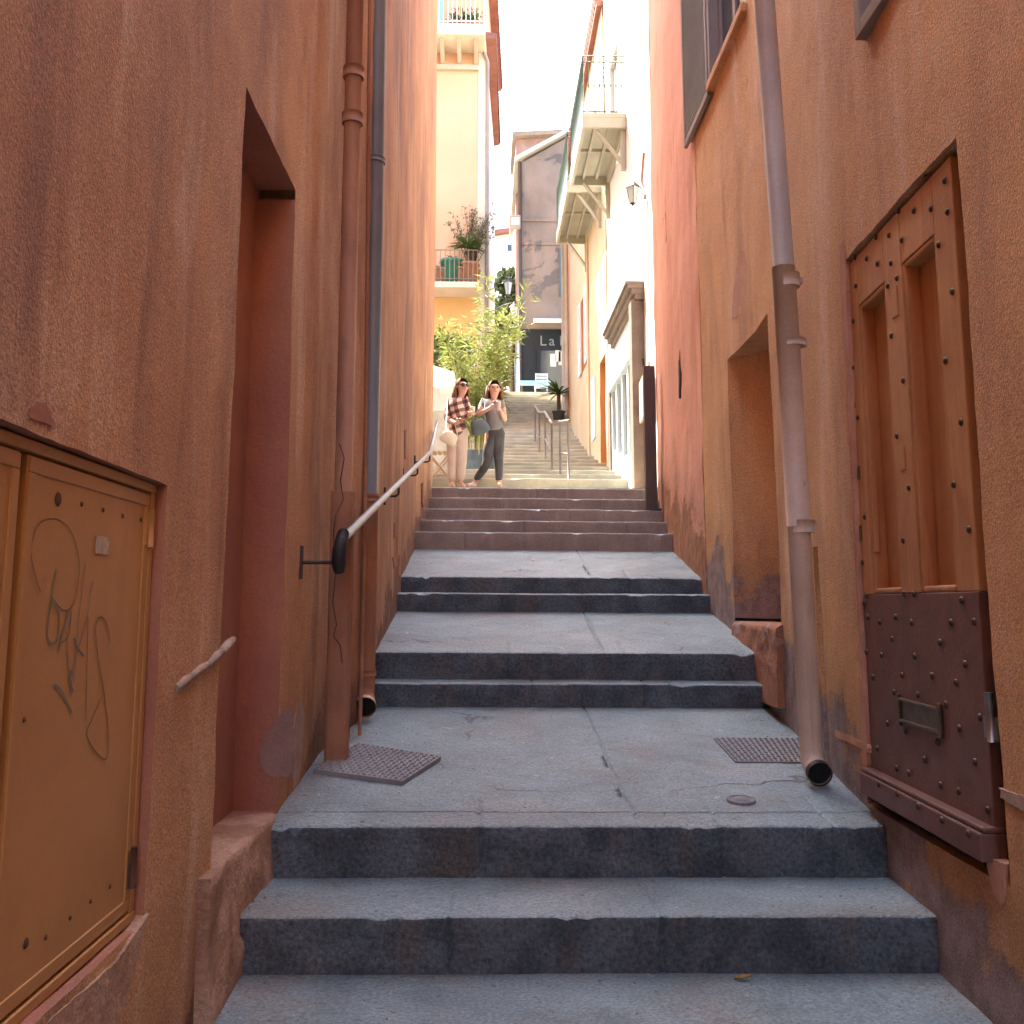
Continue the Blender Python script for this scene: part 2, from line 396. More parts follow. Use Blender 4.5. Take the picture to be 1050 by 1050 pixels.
def step_flight(name, rows, x0f, x1f, mats, joints=None, dx=.035, amp=1.0):
    """rows: (Yriser, zlow, zhigh, Yback, zback, groove Y or None, riser material)"""
    mb = MB()
    for k, (Yr, zl, zh, Yb, zb, gr, rm) in enumerate(rows):
        x0, x1 = x0f(Yr), x1f(Yr)
        js = joints[k] if joints else []
        xs = breaks([x0, x1], dx)
        lj = {4: .62, 6: .78, 8: .9}.get(k) if joints else None
        if lj is not None: xs += [lj - .010, lj - .003, lj + .003, lj + .010]
        for j in js: xs += [j - .012, j - .004, j + .004, j + .012]
        xs = sorted(set(xs))
        prof = [(Yr, zl - .25, 0), (Yr, zl, 0)]
        n = max(2, int((zh - zl) / .035))
        prof += [(Yr, zl + (zh - zl - .014) * i / n, 0) for i in range(1, n + 1)]
        prof += [(Yr + .003, zh - .006, 1), (Yr + .009, zh - .001, 1)]
        ys = frange(Yr + .022, Yb, .045)
        if gr: ys = sorted(ys + [gr - .007, gr - .0035, gr + .0035, gr + .007])
        for y in ys:
            z = zh + (zb - zh) * (y - Yr) / (Yb - Yr)
            if gr and abs(y - gr) < .005: z -= .012
            prof.append((y, z, 1))
        prof += [(Yb, zb - .3, 1)]
        pts = []
        for x in xs:
            jin = any(abs(x - j) < .006 for j in js)
            for i, (y, z, t) in enumerate(prof):
                a = amp
                dy = (nz(x, z, k * 3.3, 1.2) * .006 + nz(x, z + y, k * 1.7, 17) * .004) * a
                dz = (nz(x, y, k * 2.1, 1.1) * .004 + nz(x, y, k * 4.4, 11) * .0025) * a
                edge = abs(y - Yr) < .025 and abs(z - zh) < .02
                if edge:
                    c = max(0, nz(x, k * 7.7, 1.1, 6) + nz(x, k * 2.9, 5.1, 23) * .7 - .34)
                    dz -= c * .030 * a; dy += c * .022 * a
                if jin and y < Yr + .35:
                    if y > Yr + .03: dz -= .008
                    else: dy += .012
                xw_ = 0
                if lj is not None and abs(x - lj) < .0105 and y > Yr + .1:
                    xw_ = nz(y, k, 3, 2.2) * .02
                    if abs(x - lj) < .004: dz -= .012
                pts.append(Vector((x + xw_, y + dy, z + dz - .006 * (x - .5))))
        nv = len(prof)
        for i in range(len(xs) - 1):
            for j in range(nv - 1):
                a = len(mb.v)
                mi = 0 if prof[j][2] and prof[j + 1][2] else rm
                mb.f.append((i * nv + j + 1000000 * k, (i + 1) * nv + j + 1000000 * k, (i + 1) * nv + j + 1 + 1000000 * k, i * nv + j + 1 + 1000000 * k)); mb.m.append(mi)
                mb.sm.append(True)
        base = len(mb.v)
        mb.v += [tuple(p) for p in pts]
        for q in range(len(mb.f) - (len(xs) - 1) * (nv - 1), len(mb.f)):
            mb.f[q] = tuple(i - 1000000 * k + base for i in mb.f[q])
    o = mb.build(name, mats)
    return tag(o, kind='structure')

XL = [(-6, -.87), (3.4, -.865), (4.36, -.845), (5.35, -.83), (6.0, -.735), (6.67, -.70), (8.2, -.688), (10, -.68), (11.65, -.603)]
XR = [(-6, 1.50), (3.2, 1.555), (4.2, 1.60), (6.5, 1.785), (8.3, 1.80), (10, 1.845), (11.4, 1.95)]
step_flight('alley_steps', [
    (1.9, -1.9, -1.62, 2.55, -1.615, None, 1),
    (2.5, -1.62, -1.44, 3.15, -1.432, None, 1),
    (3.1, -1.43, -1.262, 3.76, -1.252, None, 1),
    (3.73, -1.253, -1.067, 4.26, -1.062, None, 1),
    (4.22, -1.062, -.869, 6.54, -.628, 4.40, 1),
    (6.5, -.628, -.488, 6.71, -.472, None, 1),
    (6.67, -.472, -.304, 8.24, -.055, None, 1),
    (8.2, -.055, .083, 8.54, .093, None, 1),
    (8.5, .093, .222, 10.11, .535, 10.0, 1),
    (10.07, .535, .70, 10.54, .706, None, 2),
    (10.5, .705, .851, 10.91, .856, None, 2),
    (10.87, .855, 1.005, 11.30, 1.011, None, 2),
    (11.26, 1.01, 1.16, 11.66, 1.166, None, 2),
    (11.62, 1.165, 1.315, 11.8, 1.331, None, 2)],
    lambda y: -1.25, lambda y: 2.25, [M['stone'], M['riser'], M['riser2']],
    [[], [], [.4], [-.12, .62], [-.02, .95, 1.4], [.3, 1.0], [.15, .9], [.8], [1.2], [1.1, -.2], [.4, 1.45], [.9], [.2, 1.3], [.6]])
# platform where the two people stand, with an open terrace to its left
mb = MB()
mb.grid(lambda x, y: Vector((x, y, 1.315 + .105 * (y - 11.62) + nz(x, y, 2, 3) * .004)), frange(-3.1, 2.3, .2), frange(11.8, 15.0, .16))
tag(mb.build('terrace', M['farstone']), kind='structure')
# long stair climbing to the cafe
rows = []; Y = 14.7; z = 1.639
while z < 6.4:
    sl = interp([(14.7, .21), (18.2, .22), (20.4, .27), (24.8, .32), (31, .36)], Y)
    t = .165 / sl
    rows.append((Y, z, z + .165, Y + t + .03, z + .168, None, 0)); Y += t; z += .167
TOPY, TOPZ = Y, z
step_flight('hillside_stairs', rows, lambda y: -3.2 if y < 17.6 else -1.3, lambda y: 2.5 if y < 24 else 3.4, [M['farstone']], dx=.15, amp=1.4)
mb = MB(); mb.box((-6, TOPY - .3, TOPZ - .5), (6, 48, TOPZ))
tag(mb.build('cafe_square', M['farstone']), kind='structure')
mb = MB()
mb.grid(lambda x, y: Vector((x, y, -2.2)), frange(-400, 400, 80), frange(-400, 400, 80))
tag(mb.build('ground', M['earth']), kind='structure')
mb = MB()   # street running away behind the viewer
mb.grid(lambda x, y: Vector((x, y, -1.88 + nz(x, y, 1, 2) * .004)), frange(-1.4, 2.2, .3), frange(-14, 2.1, .3))
tag(mb.build('street', M['stone']), kind='structure')

# ------------------------------------------------------------------ left house
def PL(u, v, d): return Vector((interp(XL, u) - d, u, v))
lh = thing('terracotta_house', (-.9, 4, -1.9), 'tall terracotta plaster house forming the left wall of the alley, with a deep doorway and an added unseen rear wing', 'house')
mb = MB()
DZ0, DZ1 = at_y(236, 846, 3.47).z, (at_y(262, 90, 3.47).z + at_y(313, 197, 4.36).z) / 2
CY0, CY1, CZ0, CZ1 = .95, 2.80, -.80, .325
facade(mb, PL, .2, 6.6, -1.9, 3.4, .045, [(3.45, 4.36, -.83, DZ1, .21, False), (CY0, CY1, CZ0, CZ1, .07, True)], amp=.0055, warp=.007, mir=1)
LOW, HI = 8.6, 10.6
facade(mb, PL, 6.6, 11.65, -1.2, HI, .1, amp=.006)
facade(mb, PL, .2, 6.6, 3.4, LOW, .16, amp=.006)
facade(mb, PL, -14, .2, -2, LOW, .5, amp=.006)
a, b = interp(XL, 11.65), interp(XL, -18)
mb.quad((a, 11.65, -1.2), (a, 11.65, HI), (-3, 11.65, HI), (-3, 11.65, -1.2)); mb.quad((-3, 6.6, HI), (-3, 6.6, 18), (-3, 11.65, 18), (-3, 11.65, HI))
mb.quad((-3, 11.65, -1), (-3, 11.65, 18), (-3, 16.6, 18), (-3, 16.6, -1))  # unseen tall rear wing, added to keep the sun off the red house
mb.quad((-3, 16.6, -1), (-3, 16.6, 18), (-9, 16.6, 18), (-9, 16.6, -1))
mb.quad((-9, 16.6, -2), (-9, 16.6, 18), (-9, 6.6, 18), (-9, 6.6, -2)); mb.quad((-9, 6.6, -2), (-9, 6.6, LOW), (-9, -14, LOW), (-9, -14, -2))
mb.quad((b, -14, -2), (b, -14, LOW), (-9, -14, LOW), (-9, -14, -2))
c6 = interp(XL, 6.6)
mb.quad((b, -14, LOW), (c6, 6.6, LOW), (-9, 6.6, LOW), (-9, -14, LOW)); mb.quad((c6, 6.6, LOW), (c6, 6.6, HI), (-9, 6.6, HI), (-9, 6.6, LOW))
mb.quad((-3, 6.6, HI), (-3, 6.6, 18), (-9, 6.6, 18), (-9, 6.6, HI)); mb.quad((c6, 6.6, HI), (a, 11.65, HI), (-3, 11.65, HI), (-3, 6.6, HI))
mb.quad((-3, 6.6, 18), (-3, 16.6, 18), (-9, 16.6, 18), (-9, 6.6, 18))
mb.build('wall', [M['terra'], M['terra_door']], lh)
# plank door deep in the doorway
mb = MB()
for i in range(5):
    y0 = 3.42 + i * .2
    mb.box((-1.075, y0, -.85), (-1.02 + .003 * (i % 2), y0 + .196, DZ1 + .05), bev=.004)
dr = mb.build('door', M['terra_door'], lh)
# rough threshold block under the doorway
mb = MB()
def blockpt(u, v):
    w = nz(u, v, 1, 4) * .022 + nz(u, v, 4, 13) * .011
    return u, w
ys = frange(3.30, 4.30, .03)
def thr(y, t):      # t 0..1 climbs the front, 1..2 runs in over the top
    n1 = nz(y, t, 2, 4) * .02 + nz(y, t, 6, 12) * .010
    if t <= 1:
        return Vector((-.80 - .035 * t + n1, y, -1.45 + t * (.62) + n1 * .5))
    return Vector((-.835 - (t - 1) * .26 + n1 * (2 - t), y, -.828 + nz(y, t, 3, 8) * .007))
tt = frange(0, 1, .05) + frange(1, 2, .1)[1:]
mb.grid(thr, ys, tt)
def capend(y):
    mb.add([Vector((-1.1, y, -1.45))] + [thr(y, t) for t in tt], [tuple(range(len(tt) + 1))])
capend(ys[0]); capend(ys[-1])
mb.build('threshold', M['rough'], lh, label='crumbling threshold block of pinkish rough masonry')
mb = MB()   # mortar scar under the door jamb and pale scars in the plaster
pts = [at_x(px, py, -.862) for px, py in ((181, 706), (196, 694), (214, 681), (229, 668), (241, 656))]
for i in range(len(pts) - 1):
    a, b = pts[i], pts[i + 1]
    mb.tube([a + Vector((-.006, 0, 0)), (a + b) / 2 + Vector((-.005, 0, .003)), b + Vector((-.006, 0, 0))], [.013, .017, .012], 7)
mb.build('mortar_scar', M['mortar'], lh, label='pale ridge of mortar slanting across the plaster')

def scar(parent, pix, X, m, name='plaster_patch', sgn=1, thick=.006, label=None):
    """a flat raised or bare patch of plaster following the wall"""
    mb = MB()
    poly = []
    tab = XL if X < 0 else XR
    for px, py in pix:
        p = at_x(px, py, X)
        for _ in range(5): p = at_x(px, py, interp(tab, p.y))
        poly.append(p)
    c = sum(poly, Vector()) / len(poly)
    out = []
    for i, p in enumerate(poly):
        q = poly[(i + 1) % len(poly)]
        for k in range(10):
            s = p.lerp(q, k / 10); out.append(s + (s - c).normalized() * (nz(s.y, s.z, i, 25) + nz(s.y, s.z, 2, 70) * .6) * min(.022, .16 * (s - c).length))
    mb.prism([o + Vector((sgn * (thick * .5 + .003), 0, 0)) for o in out], (-sgn * .04, 0, 0))
    return mb.build(name, m, parent, label=label)
# peeled lilac spot on the far door jamb, small scars above the cabinet
mb = MB()
JY = 4.36 - .004
pl = [(299, 724), (292, 727), (281, 741), (270, 760), (266, 778), (270, 791), (283, 797), (296, 797), (302, 775)]
pp = [at_y(x, y, JY) for x, y in pl]; cc = sum(pp, Vector()) / len(pp); oo = []
for i, p in enumerate(pp):
    for k in range(10):
        q = p.lerp(pp[(i + 1) % len(pp)], k / 10); oo.append(q + (q - cc).normalized() * (nz(q.x, q.z, i, 20) + nz(q.x, q.z, 4, 70) * .6) * .02)
mb.prism(oo, (0, .02, 0))
mb.build('plaster_patch', mat('lilac bare plaster', (.31, .20, .175), (.26, .16, .14), s1=9, bump=.5), lh)
scar(lh, [(305, 716), (309, 722), (312, 740), (310, 765), (305, 800), (300, 812), (298, 770), (301, 740)], -.842, M['mortar'], thick=.004)
scar(lh, [(38, 412), (46, 413), (52, 425), (56, 438), (30, 428), (30, 418)], -.863, M['terra_door'], thick=-.002)
scar(lh, [(45, 1050), (118, 985), (150, 938), (138, 985), (118, 1050), (100, 1075), (35, 1075)], -.858, M['rough'], thick=.006, label='grey rough render bared below the cabinet')
# dents and scratches in the long wall by the handrail
for pix in ([(404, 536), (407, 534), (408, 546), (404, 552)], [(402, 572), (405, 571), (408, 580), (404, 582)], [(409, 570), (411, 570), (410, 590), (408, 590)], [(413, 571), (414, 571), (414, 582), (413, 582)],
            [(433, 496), (434, 495), (434, 520), (433, 515)], [(415, 442), (416.5, 441), (416, 470), (415, 470)]):
    scar(lh, pix, -.685, M['terra_door'], thick=.004)

# ------------------------------------------------------------------ cabinet in the left wall
cx = interp(XL, 2.0)
cab = thing('utility_cabinet', (cx, 2.0, CZ0), 'ochre painted metal utility cabinet with graffiti and a torn sticker, set into the left wall', 'cabinet')
X0 = cx - .062
YG = at_x(24, 500, X0 + .03).y
YE = at_x(168, 520, X0 + .03).y
mb = MB()
ft = .028
mb.box((X0, CY0, CZ1 - ft), (X0 + .038, CY1 - .012, CZ1 - .004), bev=.003)
mb.box((X0, CY0, CZ0 + .004), (X0 + .038, CY1 - .012, CZ0 + ft), bev=.003)
mb.box((X0, CY1 - .012 - .03, CZ0 + ft), (X0 + .036, CY1 - .012, CZ1 - ft), bev=.003)
mb.build('frame', M['cabinet'], cab)
mb = MB(); mb.box((X0 - .012, CY0, CZ0), (X0 + .002, CY1 - .014, CZ1 - .005)); mb.build('back_plate', M['cabdark'], cab)
def cab_door(y0, y1):
    mb = MB()
    zb, zt = CZ0 + ft + .004, CZ1 - ft - .004
    mb.box((X0 + .004, y0, zb), (X0 + .030, y1, zt), bev=.003)
    # pressed border
    w, p = .035, .034
    for lo, hi in (((y0 + .004, zt - w), (y1 - .004, zt - .004)), ((y0 + .004, zb + .004), (y1 - .004, zb + w)), ((y0 + .004, zb + w), (y0 + w, zt - w)), ((y1 - w, zb + w), (y1 - .004, zt - w))):
        mb.box((X0 + .02, lo[0], lo[1]), (X0 + p, hi[0], hi[1]), bev=.0025)
    return mb.build('cabinet_door', M['cabinet'], cab)
d1 = cab_door(YG + .012, CY1 - .046)
d2 = cab_door(CY0 + .02, YG - .022)
XF = X0 + .0315
for (px, py, r) in ((60, 512, .016), (84, 517, .006), (106, 523, .006), (126, 529, .006), (144.5, 533, .006), (131, 895, .006), (113, 909, .006), (93, 924, .006), (72, 941, .006), (47, 961, .006), (27, 967, .011), (25, 738, .006)):
    p = at_x(px, py, XF)
    mb = MB(); mb.lathe((XF - .001, p.y, p.z), [(0, .0025), (r * .8, .0025), (r, 0)], 10, axis=(1, 0, 0))
    mb.build('rivet', M['rust'], d1)
for z in (.20, -.66):
    mb = MB(); mb.tube([(X0 + .036, CY1 - .045, z - .05), (X0 + .036, CY1 - .045, z + .05)], .011, 10); mb.box((X0 + .02, CY1 - .075, z - .045), (X0 + .0375, CY1 - .018, z + .045))
    mb.build('hinge', M['rust'] if z < 0 else M['cabinet'], d1)
p0, p1 = at_x(99, 549, XF + .001), at_x(111, 569, XF + .001)
mb = MB(); mb.box((XF, p0.y, p1.z), (XF + .0015, p1.y, p0.z)); stk = mb.build('sticker', M['sticker'], d1)
def stroke(pix, r=.0035):
    pts = [at_x(px, py, XF) for px, py in pix]
    # smooth (Catmull-Rom)
    out = []
    for i in range(len(pts) - 1):
        a, b, c, d = pts[max(i - 1, 0)], pts[i], pts[i + 1], pts[min(i + 2, len(pts) - 1)]
        for k in range(6):
            t = k / 6
            out.append(.5 * ((2 * b) + (c - a) * t + (2 * a - 5 * b + 4 * c - d) * t * t + (3 * b - 3 * c + d - a) * t ** 3))
    out.append(pts[-1])
    mb = MB()
    for p, q in zip(out, out[1:]):
        n = Vector((0, -(q - p).z, (q - p).y))
        if n.length < 1e-7: continue
        n = n.normalized() * r
        e = (q - p) * .15
        mb.add([p - n - e, p + n - e, q + n + e, q - n + e], [(0, 1, 2, 3)])
    for i, v in enumerate(mb.v): mb.v[i] = (XF + .0006 + (i % 7) * .00002, v[1], v[2])
    return mb
S1 = lambda x, y: (30 + x / 3.5, 500 + y / 3.5)
for pix, m, r in (
    ([(40, 375), (8, 260), (10, 190), (40, 125), (100, 115), (150, 160), (177, 260), (170, 380), (150, 430), (120, 440), (85, 400)], 'ink2', .003),
    ([(97, 295), (82, 390), (68, 480), (66, 540), (85, 560), (105, 530), (105, 450), (82, 395)], 'ink', .005),
    ([(143, 440), (125, 500), (105, 585)], 'ink', .007), ([(150, 440), (140, 530), (110, 560)], 'ink', .004),
    ([(135, 520), (138, 620), (145, 690)], 'ink', .003), ([(200, 270), (180, 440), (165, 580), (150, 700)], 'ink', .003),
    ([(228, 335), (205, 470), (170, 600), (158, 700)], 'ink', .003), ([(160, 540), (175, 580), (195, 605)], 'ink', .005),
    ([(210, 465), (205, 700), (202, 830)], 'ink2', .003), ([(88, 710), (115, 730), (152, 808)], 'ink', .006), ([(150, 655), (145, 690), (155, 735)], 'ink', .008),
    ([(290, 555), (278, 490), (255, 465), (238, 500), (245, 600), (265, 720), (282, 860), (280, 960), (262, 972), (225, 930), (205, 880), (225, 830), (257, 755)], 'ink2', .0035)):
    mb = stroke([S1(*q) for q in pix], r * .62)
    mb.build('graffiti_stroke', M[m], d1)

# ------------------------------------------------------------------ pipes on the left wall
YP = 5.18
base = at_y(345, 773, YP)
sp = thing('waste_pipe', (base.x, YP, base.z), 'fat waste pipe painted terracotta with cracked boxing, left of the blue grey downpipe', 'pipe')
xp = at_y(345, 700, YP).x + .01
mb = MB(); mb.tube([(xp, YP, .55), (xp, YP, 4.6)], .045, 16); mb.build('pipe', M['paintpipe'], sp)
for py in (75, 122):
    zc = at_y(360, py, YP).z
    mb = MB(); mb.tube([(xp, YP, zc - .03), (xp, YP, zc + .03)], .057, 16); mb.build('collar', M['paintpipe'], sp)
mb = MB()
zb = zs(YP) - .03
def casing(ang, z):
    r = .058 + .005 * nz(ang, z, 1, 6)
    c, s = math.cos(ang), math.sin(ang)
    q = r / max(abs(c), abs(s)) ** .7
    return Vector((xp + q * c, YP + q * s, z))
mb.grid(lambda z, a: casing(a, z), frange(zb, .56, .04), frange(0, 2 * math.pi, .2))
mb.add([casing(a, .56) for a in frange(0, 2 * math.pi, .2)[:-1]], [tuple(range(len(frange(0, 2 * math.pi, .2)) - 1))])
mb.build('casing', M['paintpipe'], sp)
mb = MB()   # crack down the casing
cpx = [(356, 455), (361, 470), (357, 492), (360, 512), (352, 528), (350, 545), (352, 590), (349, 618), (353, 640), (350, 652), (357, 662), (359, 680)]
pts = [at_y(x - 8, y, YP - .062) for x, y in cpx]
mb.tube(pts, [.0012 + .003 * abs(nz(i, 3, 1, .9)) for i in range(len(pts))], 5)
mb.build('crack', M['cabdark'], sp)

YD = 6.2
xd = at_y(375, 640, YD).x
bp = thing('downpipe', (xd, YD, zs(YD)), 'downpipe on the left wall, blue grey above and painted terracotta below', 'pipe')
zj = at_y(376, 515, YD).z
lean = at_y(387, 0, YD)
mb = MB(); mb.tube([(xd, YD, zj), ((xd + lean.x) / 2 + .004, YD, (zj + lean.z) / 2), (lean.x, YD, lean.z), (lean.x + .02, YD, lean.z + 2)], .057, 16); mb.build('upper_pipe', M['bluepipe'], bp)
ze = at_y(376, 708, YD).z
mb = MB(); mb.tube([(xd, YD, zj + .05), (xd, YD, ze + .03), (xd, YD - .015, ze - .02), (xd + .012, YD - .06, ze - .065), (xd + .018, YD - .11, ze - .085)], .062, 16, caps=False); mb.build('lower_pipe', M['paintpipe'], bp)
mb = MB(); mb.tube([(xd + .018, YD - .113, ze - .0855), (xd + .0182, YD - .114, ze - .086)], .055, 16); mb.build('outlet', M['black'], bp)
mb = MB(); mb.tube([(xd + .014, YD - .085, ze - .075), (xd + .0185, YD - .118, ze - .088)], .066, 16, caps=False); mb.build('rim', M['greypipe'], bp)
for py in (165, 512, 690):
    q = at_y(376, py, YD); xx = xd + (lean.x - xd) * max(0, (q.z - zj)) / (lean.z - zj)
    mb = MB(); mb.tube([(xx, YD, q.z - .016), (xx, YD, q.z + .016)], .069, 16); mb.box((xx - .16, YD - .012, q.z - .014), (xx - .05, YD + .012, q.z + .014))
    mb.build('bracket', M['paintpipe'] if py > 400 else M['bluepipe'], bp)
cb = MB()
a0 = at_y(370, 700, 5.75); a1 = at_y(379, 0, 5.75)
cb.tube([(a0.x, 5.75, zs(5.75)), (a0.x + .003, 5.75, .5), (a1.x, 5.75, a1.z), (a1.x, 5.75, a1.z + 2)], .011, 8)
cb = cb.build('wall_conduit', M['paintpipe'], None, origin=(a0.x, 5.75, zs(5.75)))
tag(cb, 'thin painted conduit running up the left wall between the two fat pipes', 'conduit')

# ------------------------------------------------------------------ handrail on the left wall
def railpt(px, py, X): return at_x(px, py, X)
hr = thing('wall_handrail', (-.62, 5, 0), 'steel handrail on the left wall with a black wrap on its lower end', 'handrail')
A = railpt(351, 553, -.655); B = railpt(441, 464, -.535); Cc = at_y(449, 432, 12.6)
A0 = Vector((-.665, 4.62, at_y(346, 588, 4.62).z))
mb = MB(); mb.tube([A, A.lerp(B, .33), A.lerp(B, .66), B, B.lerp(Cc, .1) , Cc], .021, 12)
mb.build('rail', M['steel'], hr)
top = A
mb = MB(); lowz = at_y(347, 586, A.y).z
mb.tube([A + Vector((0, .03, .03)), A + Vector((0, -.03, -.01)), (A.x - .005, A.y - .05, A.z - .05), (A.x - .008, A.y - .05, lowz + .03), (A.x - .006, A.y - .03, lowz)], [.027, .031, .033, .033, .025], 12)
mb.build('foam_wrap', M['foam'], hr)
mb = MB(); zz = at_y(345, 577, A.y).z
mb.tube([(A.x, A.y - .04, zz), (interp(XL, A.y) + .0, A.y - .04, zz)], .009, 8)
mb.box((interp(XL, A.y) - .01, A.y - .06, zz - .075), (interp(XL, A.y) + .012, A.y - .02, zz + .075)); mb.build('bracket', M['iron'], hr)
for t in (.46, .74, .995):
    p = A.lerp(B, t); w = interp(XL, p.y)
    mb = MB(); mb.tube([p + Vector((0, 0, -.015)), p + Vector((0, 0, -.075)), p + Vector((-.02, 0, -.09)), (w, p.y, p.z - .09)], .008, 8)
    mb.box((w - .02, p.y - .02, p.z - .15), (w + .008, p.y + .02, p.z - .03)); mb.build('bracket', M['iron'], hr)

# ------------------------------------------------------------------ covers on the landing
def plate(name, pix, Yc, m, label, cat, thick=.012, ribs=True):
    zc = zs(Yc)
    P = []
    for px, py in pix:
        d = ray(px, py)      # meets the sloping landing
        t = 1.0
        t = (-.869 - .1057 * 4.22) / (d.z - .1057 * d.y)
        P.append(d * t + Vector((0, 0, -.006 * ((d * t).x - .5))))
    root = thing(name, sum(P, Vector()) / 4, label, cat)
    nrm = (P[1] - P[0]).cross(P[3] - P[0]).normalized()
    if nrm.z < 0: nrm = -nrm
    mb = MB(); mb.prism([p + nrm * (thick + .004) for p in P], -nrm * (thick + .03))
    if ribs:
        nu, nv = 17, 13
        for i in range(nu):
            for j in range(nv):
                u, v = (i + .5) / nu, (j + .5) / nv
                c = (P[0] * (1 - u) + P[1] * u) * (1 - v) + (P[3] * (1 - u) + P[2] * u) * v + nrm * (thick + .0045)
                du = (P[1] - P[0]) / nu * .30; dv = (P[3] - P[0]) / nv * .30
                if (i + j) % 2: du, dv = du * 1.25, dv * .5
                else: du, dv = du * .6, dv * 1.0
                mb.add([c - du - dv, c + du - dv, c + du + dv, c - du + dv, c - du * .6 - dv * .6 + nrm * .007, c + du * .6 - dv * .6 + nrm * .007, c + du * .6 + dv * .6 + nrm * .007, c - du * .6 + dv * .6 + nrm * .007],
                       [(4, 5, 6, 7), (0, 1, 5, 4), (1, 2, 6, 5), (2, 3, 7, 6), (3, 0, 4, 7)])
    mb.build('plate', m, root)
    return root
plate('drain_cover', [(321, 795), (413, 807), (452, 781), (367, 768)], 4.8, M['cast'], 'raised square chequered iron cover on the landing beside the waste pipe', 'drain cover', .018)
plate('drain_grate', [(754, 781), (840, 781), (826, 757), (732, 757)], 4.8, M['cast'], 'flush worn iron grate set in the paving by the right downpipe', 'grate', .002)
c = at_z(760, 821, zs(4.55)); mb = MB()
zc = zs(c.y)
vc = thing('valve_cover', (c.x, c.y, zc), 'small round iron valve cover set in the landing near the door', 'cover')
mb.lathe((c.x, c.y, zc + .004), [(.062, -.02), (.062, .004), (.05, .006), (.048, .001), (.034, .001), (.032, .006), (0, .006)], 24, axis=(0, -.105, 1)); mb.build('lid', M['cast'], vc)

p = at_z(762, 1006, zs(3.5)); mb = MB()
mb.grid(lambda u, v: Vector((p.x + u * .03, p.y + v * .016 * (1 - u * u), zs(p.y) + .006 + .008 * abs(v) + .004 * u)), frange(-1, 1, .25), frange(-1, 1, .5))
tag(mb.build('fallen_leaf', mat('dry leaf', (.38, .27, .09), (.28, .17, .06), s1=60), None, origin=p), 'small dry yellow leaf lying on the lowest step', 'leaf')

mb = MB()      # grit gathered along the foot of the walls and risers
for i in range(420):
    y = random.uniform(3.2, 10.0)
    x = random.choice((interp(XL, y) + .03 + abs(random.gauss(0, .09)), interp(XR, y) - .03 - abs(random.gauss(0, .09)), random.uniform(-.6, 1.5)))
    z = zs(y) - .006 * (x - .5) + .002; r = random.uniform(.002, .007)
    a = random.uniform(0, 3); u = Vector((math.cos(a), math.sin(a), 0)) * r; w_ = Vector((-math.sin(a), math.cos(a), 0)) * r * random.uniform(.4, .9); c = Vector((x, y, z))
    mb.add([c + u, c + w_, c - u, c - w_, c + Vector((0, 0, r * .8))], [(0, 1, 4), (1, 2, 4), (2, 3, 4), (3, 0, 4)])
tag(mb.build('grit', mat('grit and crumbs', (.34, .30, .25), (.12, .09, .06), s1=70), None, origin=(0, 6, -.7)), 'loose grit and crumbs scattered on the steps', 'grit', kind='stuff')

# ------------------------------------------------------------------ right orange house
def PR(u, v, d): return Vector((interp(XR, u) + d, u, v))
oh = thing('orange_house', (1.7, 4, -1.9), 'orange plaster house along the near right side with a studded wooden door', 'house')
DY0, DY1 = 3.15, 4.46
dzb = -.83; dzt = at_y(975, 140, 3.15).z
NY0, NY1 = 6.1, 7.36
nzb, nzt = at_y(765, 640, NY1).z, at_y(738, 370, NY1).z
W0, W1 = 6.5, 7.50
wz0 = at_y(727, 85, 7.55).z
mb = MB()
SW0, SW1, SZ0 = 2.9, 3.95, at_y(890, 42, 3.95).z
facade(mb, PR, 1.6, 8.3, -1.9, 3.2, .045, [(DY0, DY1, dzb, dzt, .05, False), (NY0, NY1, nzb, nzt, .34, True, .5), (SW0, SW1, SZ0, SZ0 + .85, .12, False)], amp=.0055, warp=.006)
facade(mb, PR, 1.6, 8.3, 3.2, 9.0, .12, [(W0, W1, wz0, wz0 + 1.5, .12, False)], amp=.0055)
facade(mb, PR, -14, 1.6, -2, 9, .5, amp=.006)
a, b = interp(XR, 8.3), interp(XR, -14)
mb.quad((a, 8.3, -2), (a, 8.3, 9), (9, 8.3, 9), (9, 8.3, -2)); mb.quad((b, -14, -2), (b, -14, 9), (9, -14, 9), (9, -14, -2))
mb.quad((9, -14, -2), (9, -14, 9), (9, 8.3, 9), (9, 8.3, -2)); mb.quad((b, -14, 9), (a, 8.3, 9), (9, 8.3, 9), (9, -14, 9))
mb.box((interp(XR, 3.7) + .13, DY0 - .05, dzb - .05), (interp(XR, 3.7) + .4, DY1 + .05, dzt + .05), 1)
mb.build('wall', [M['orange'], M['black']], oh)
# worn plinth under the niche
mb = MB()
def plin(y, t):
    n1 = nz(y, t, 2, 5) * .012 + nz(y, t, 6, 14) * .008
    x = interp(XR, y)
    if t <= 1: return Vector((x - .05 + .012 * t + n1, y, -.6 + t * (nzb + .6) + n1))
    return Vector((x - .038 + (t - 1) * .3 + n1 * (2 - t), y, nzb + .022 + nz(y, t, 3, 8) * .005))
ys = frange(6.05, 7.3, .03); tt = frange(0, 1, .06) + frange(1, 2, .1)[1:]
mb.grid(plin, ys, tt)
for y in (ys[0], ys[-1]): mb.add([Vector((2.1, y, -.6))] + [plin(y, t) for t in tt], [tuple(range(len(tt) + 1))])
mb.build('plinth', mat('flaking orange pink plaster', (.44, .205, .11), (.34, .17, .12), s1=7, speck=.15, bump=.8, bump2=1.2, patch=(.42, .30, .25), patch_thr=.58, patch_scale=7), oh, label='flaking orange pink plinth under the niche')
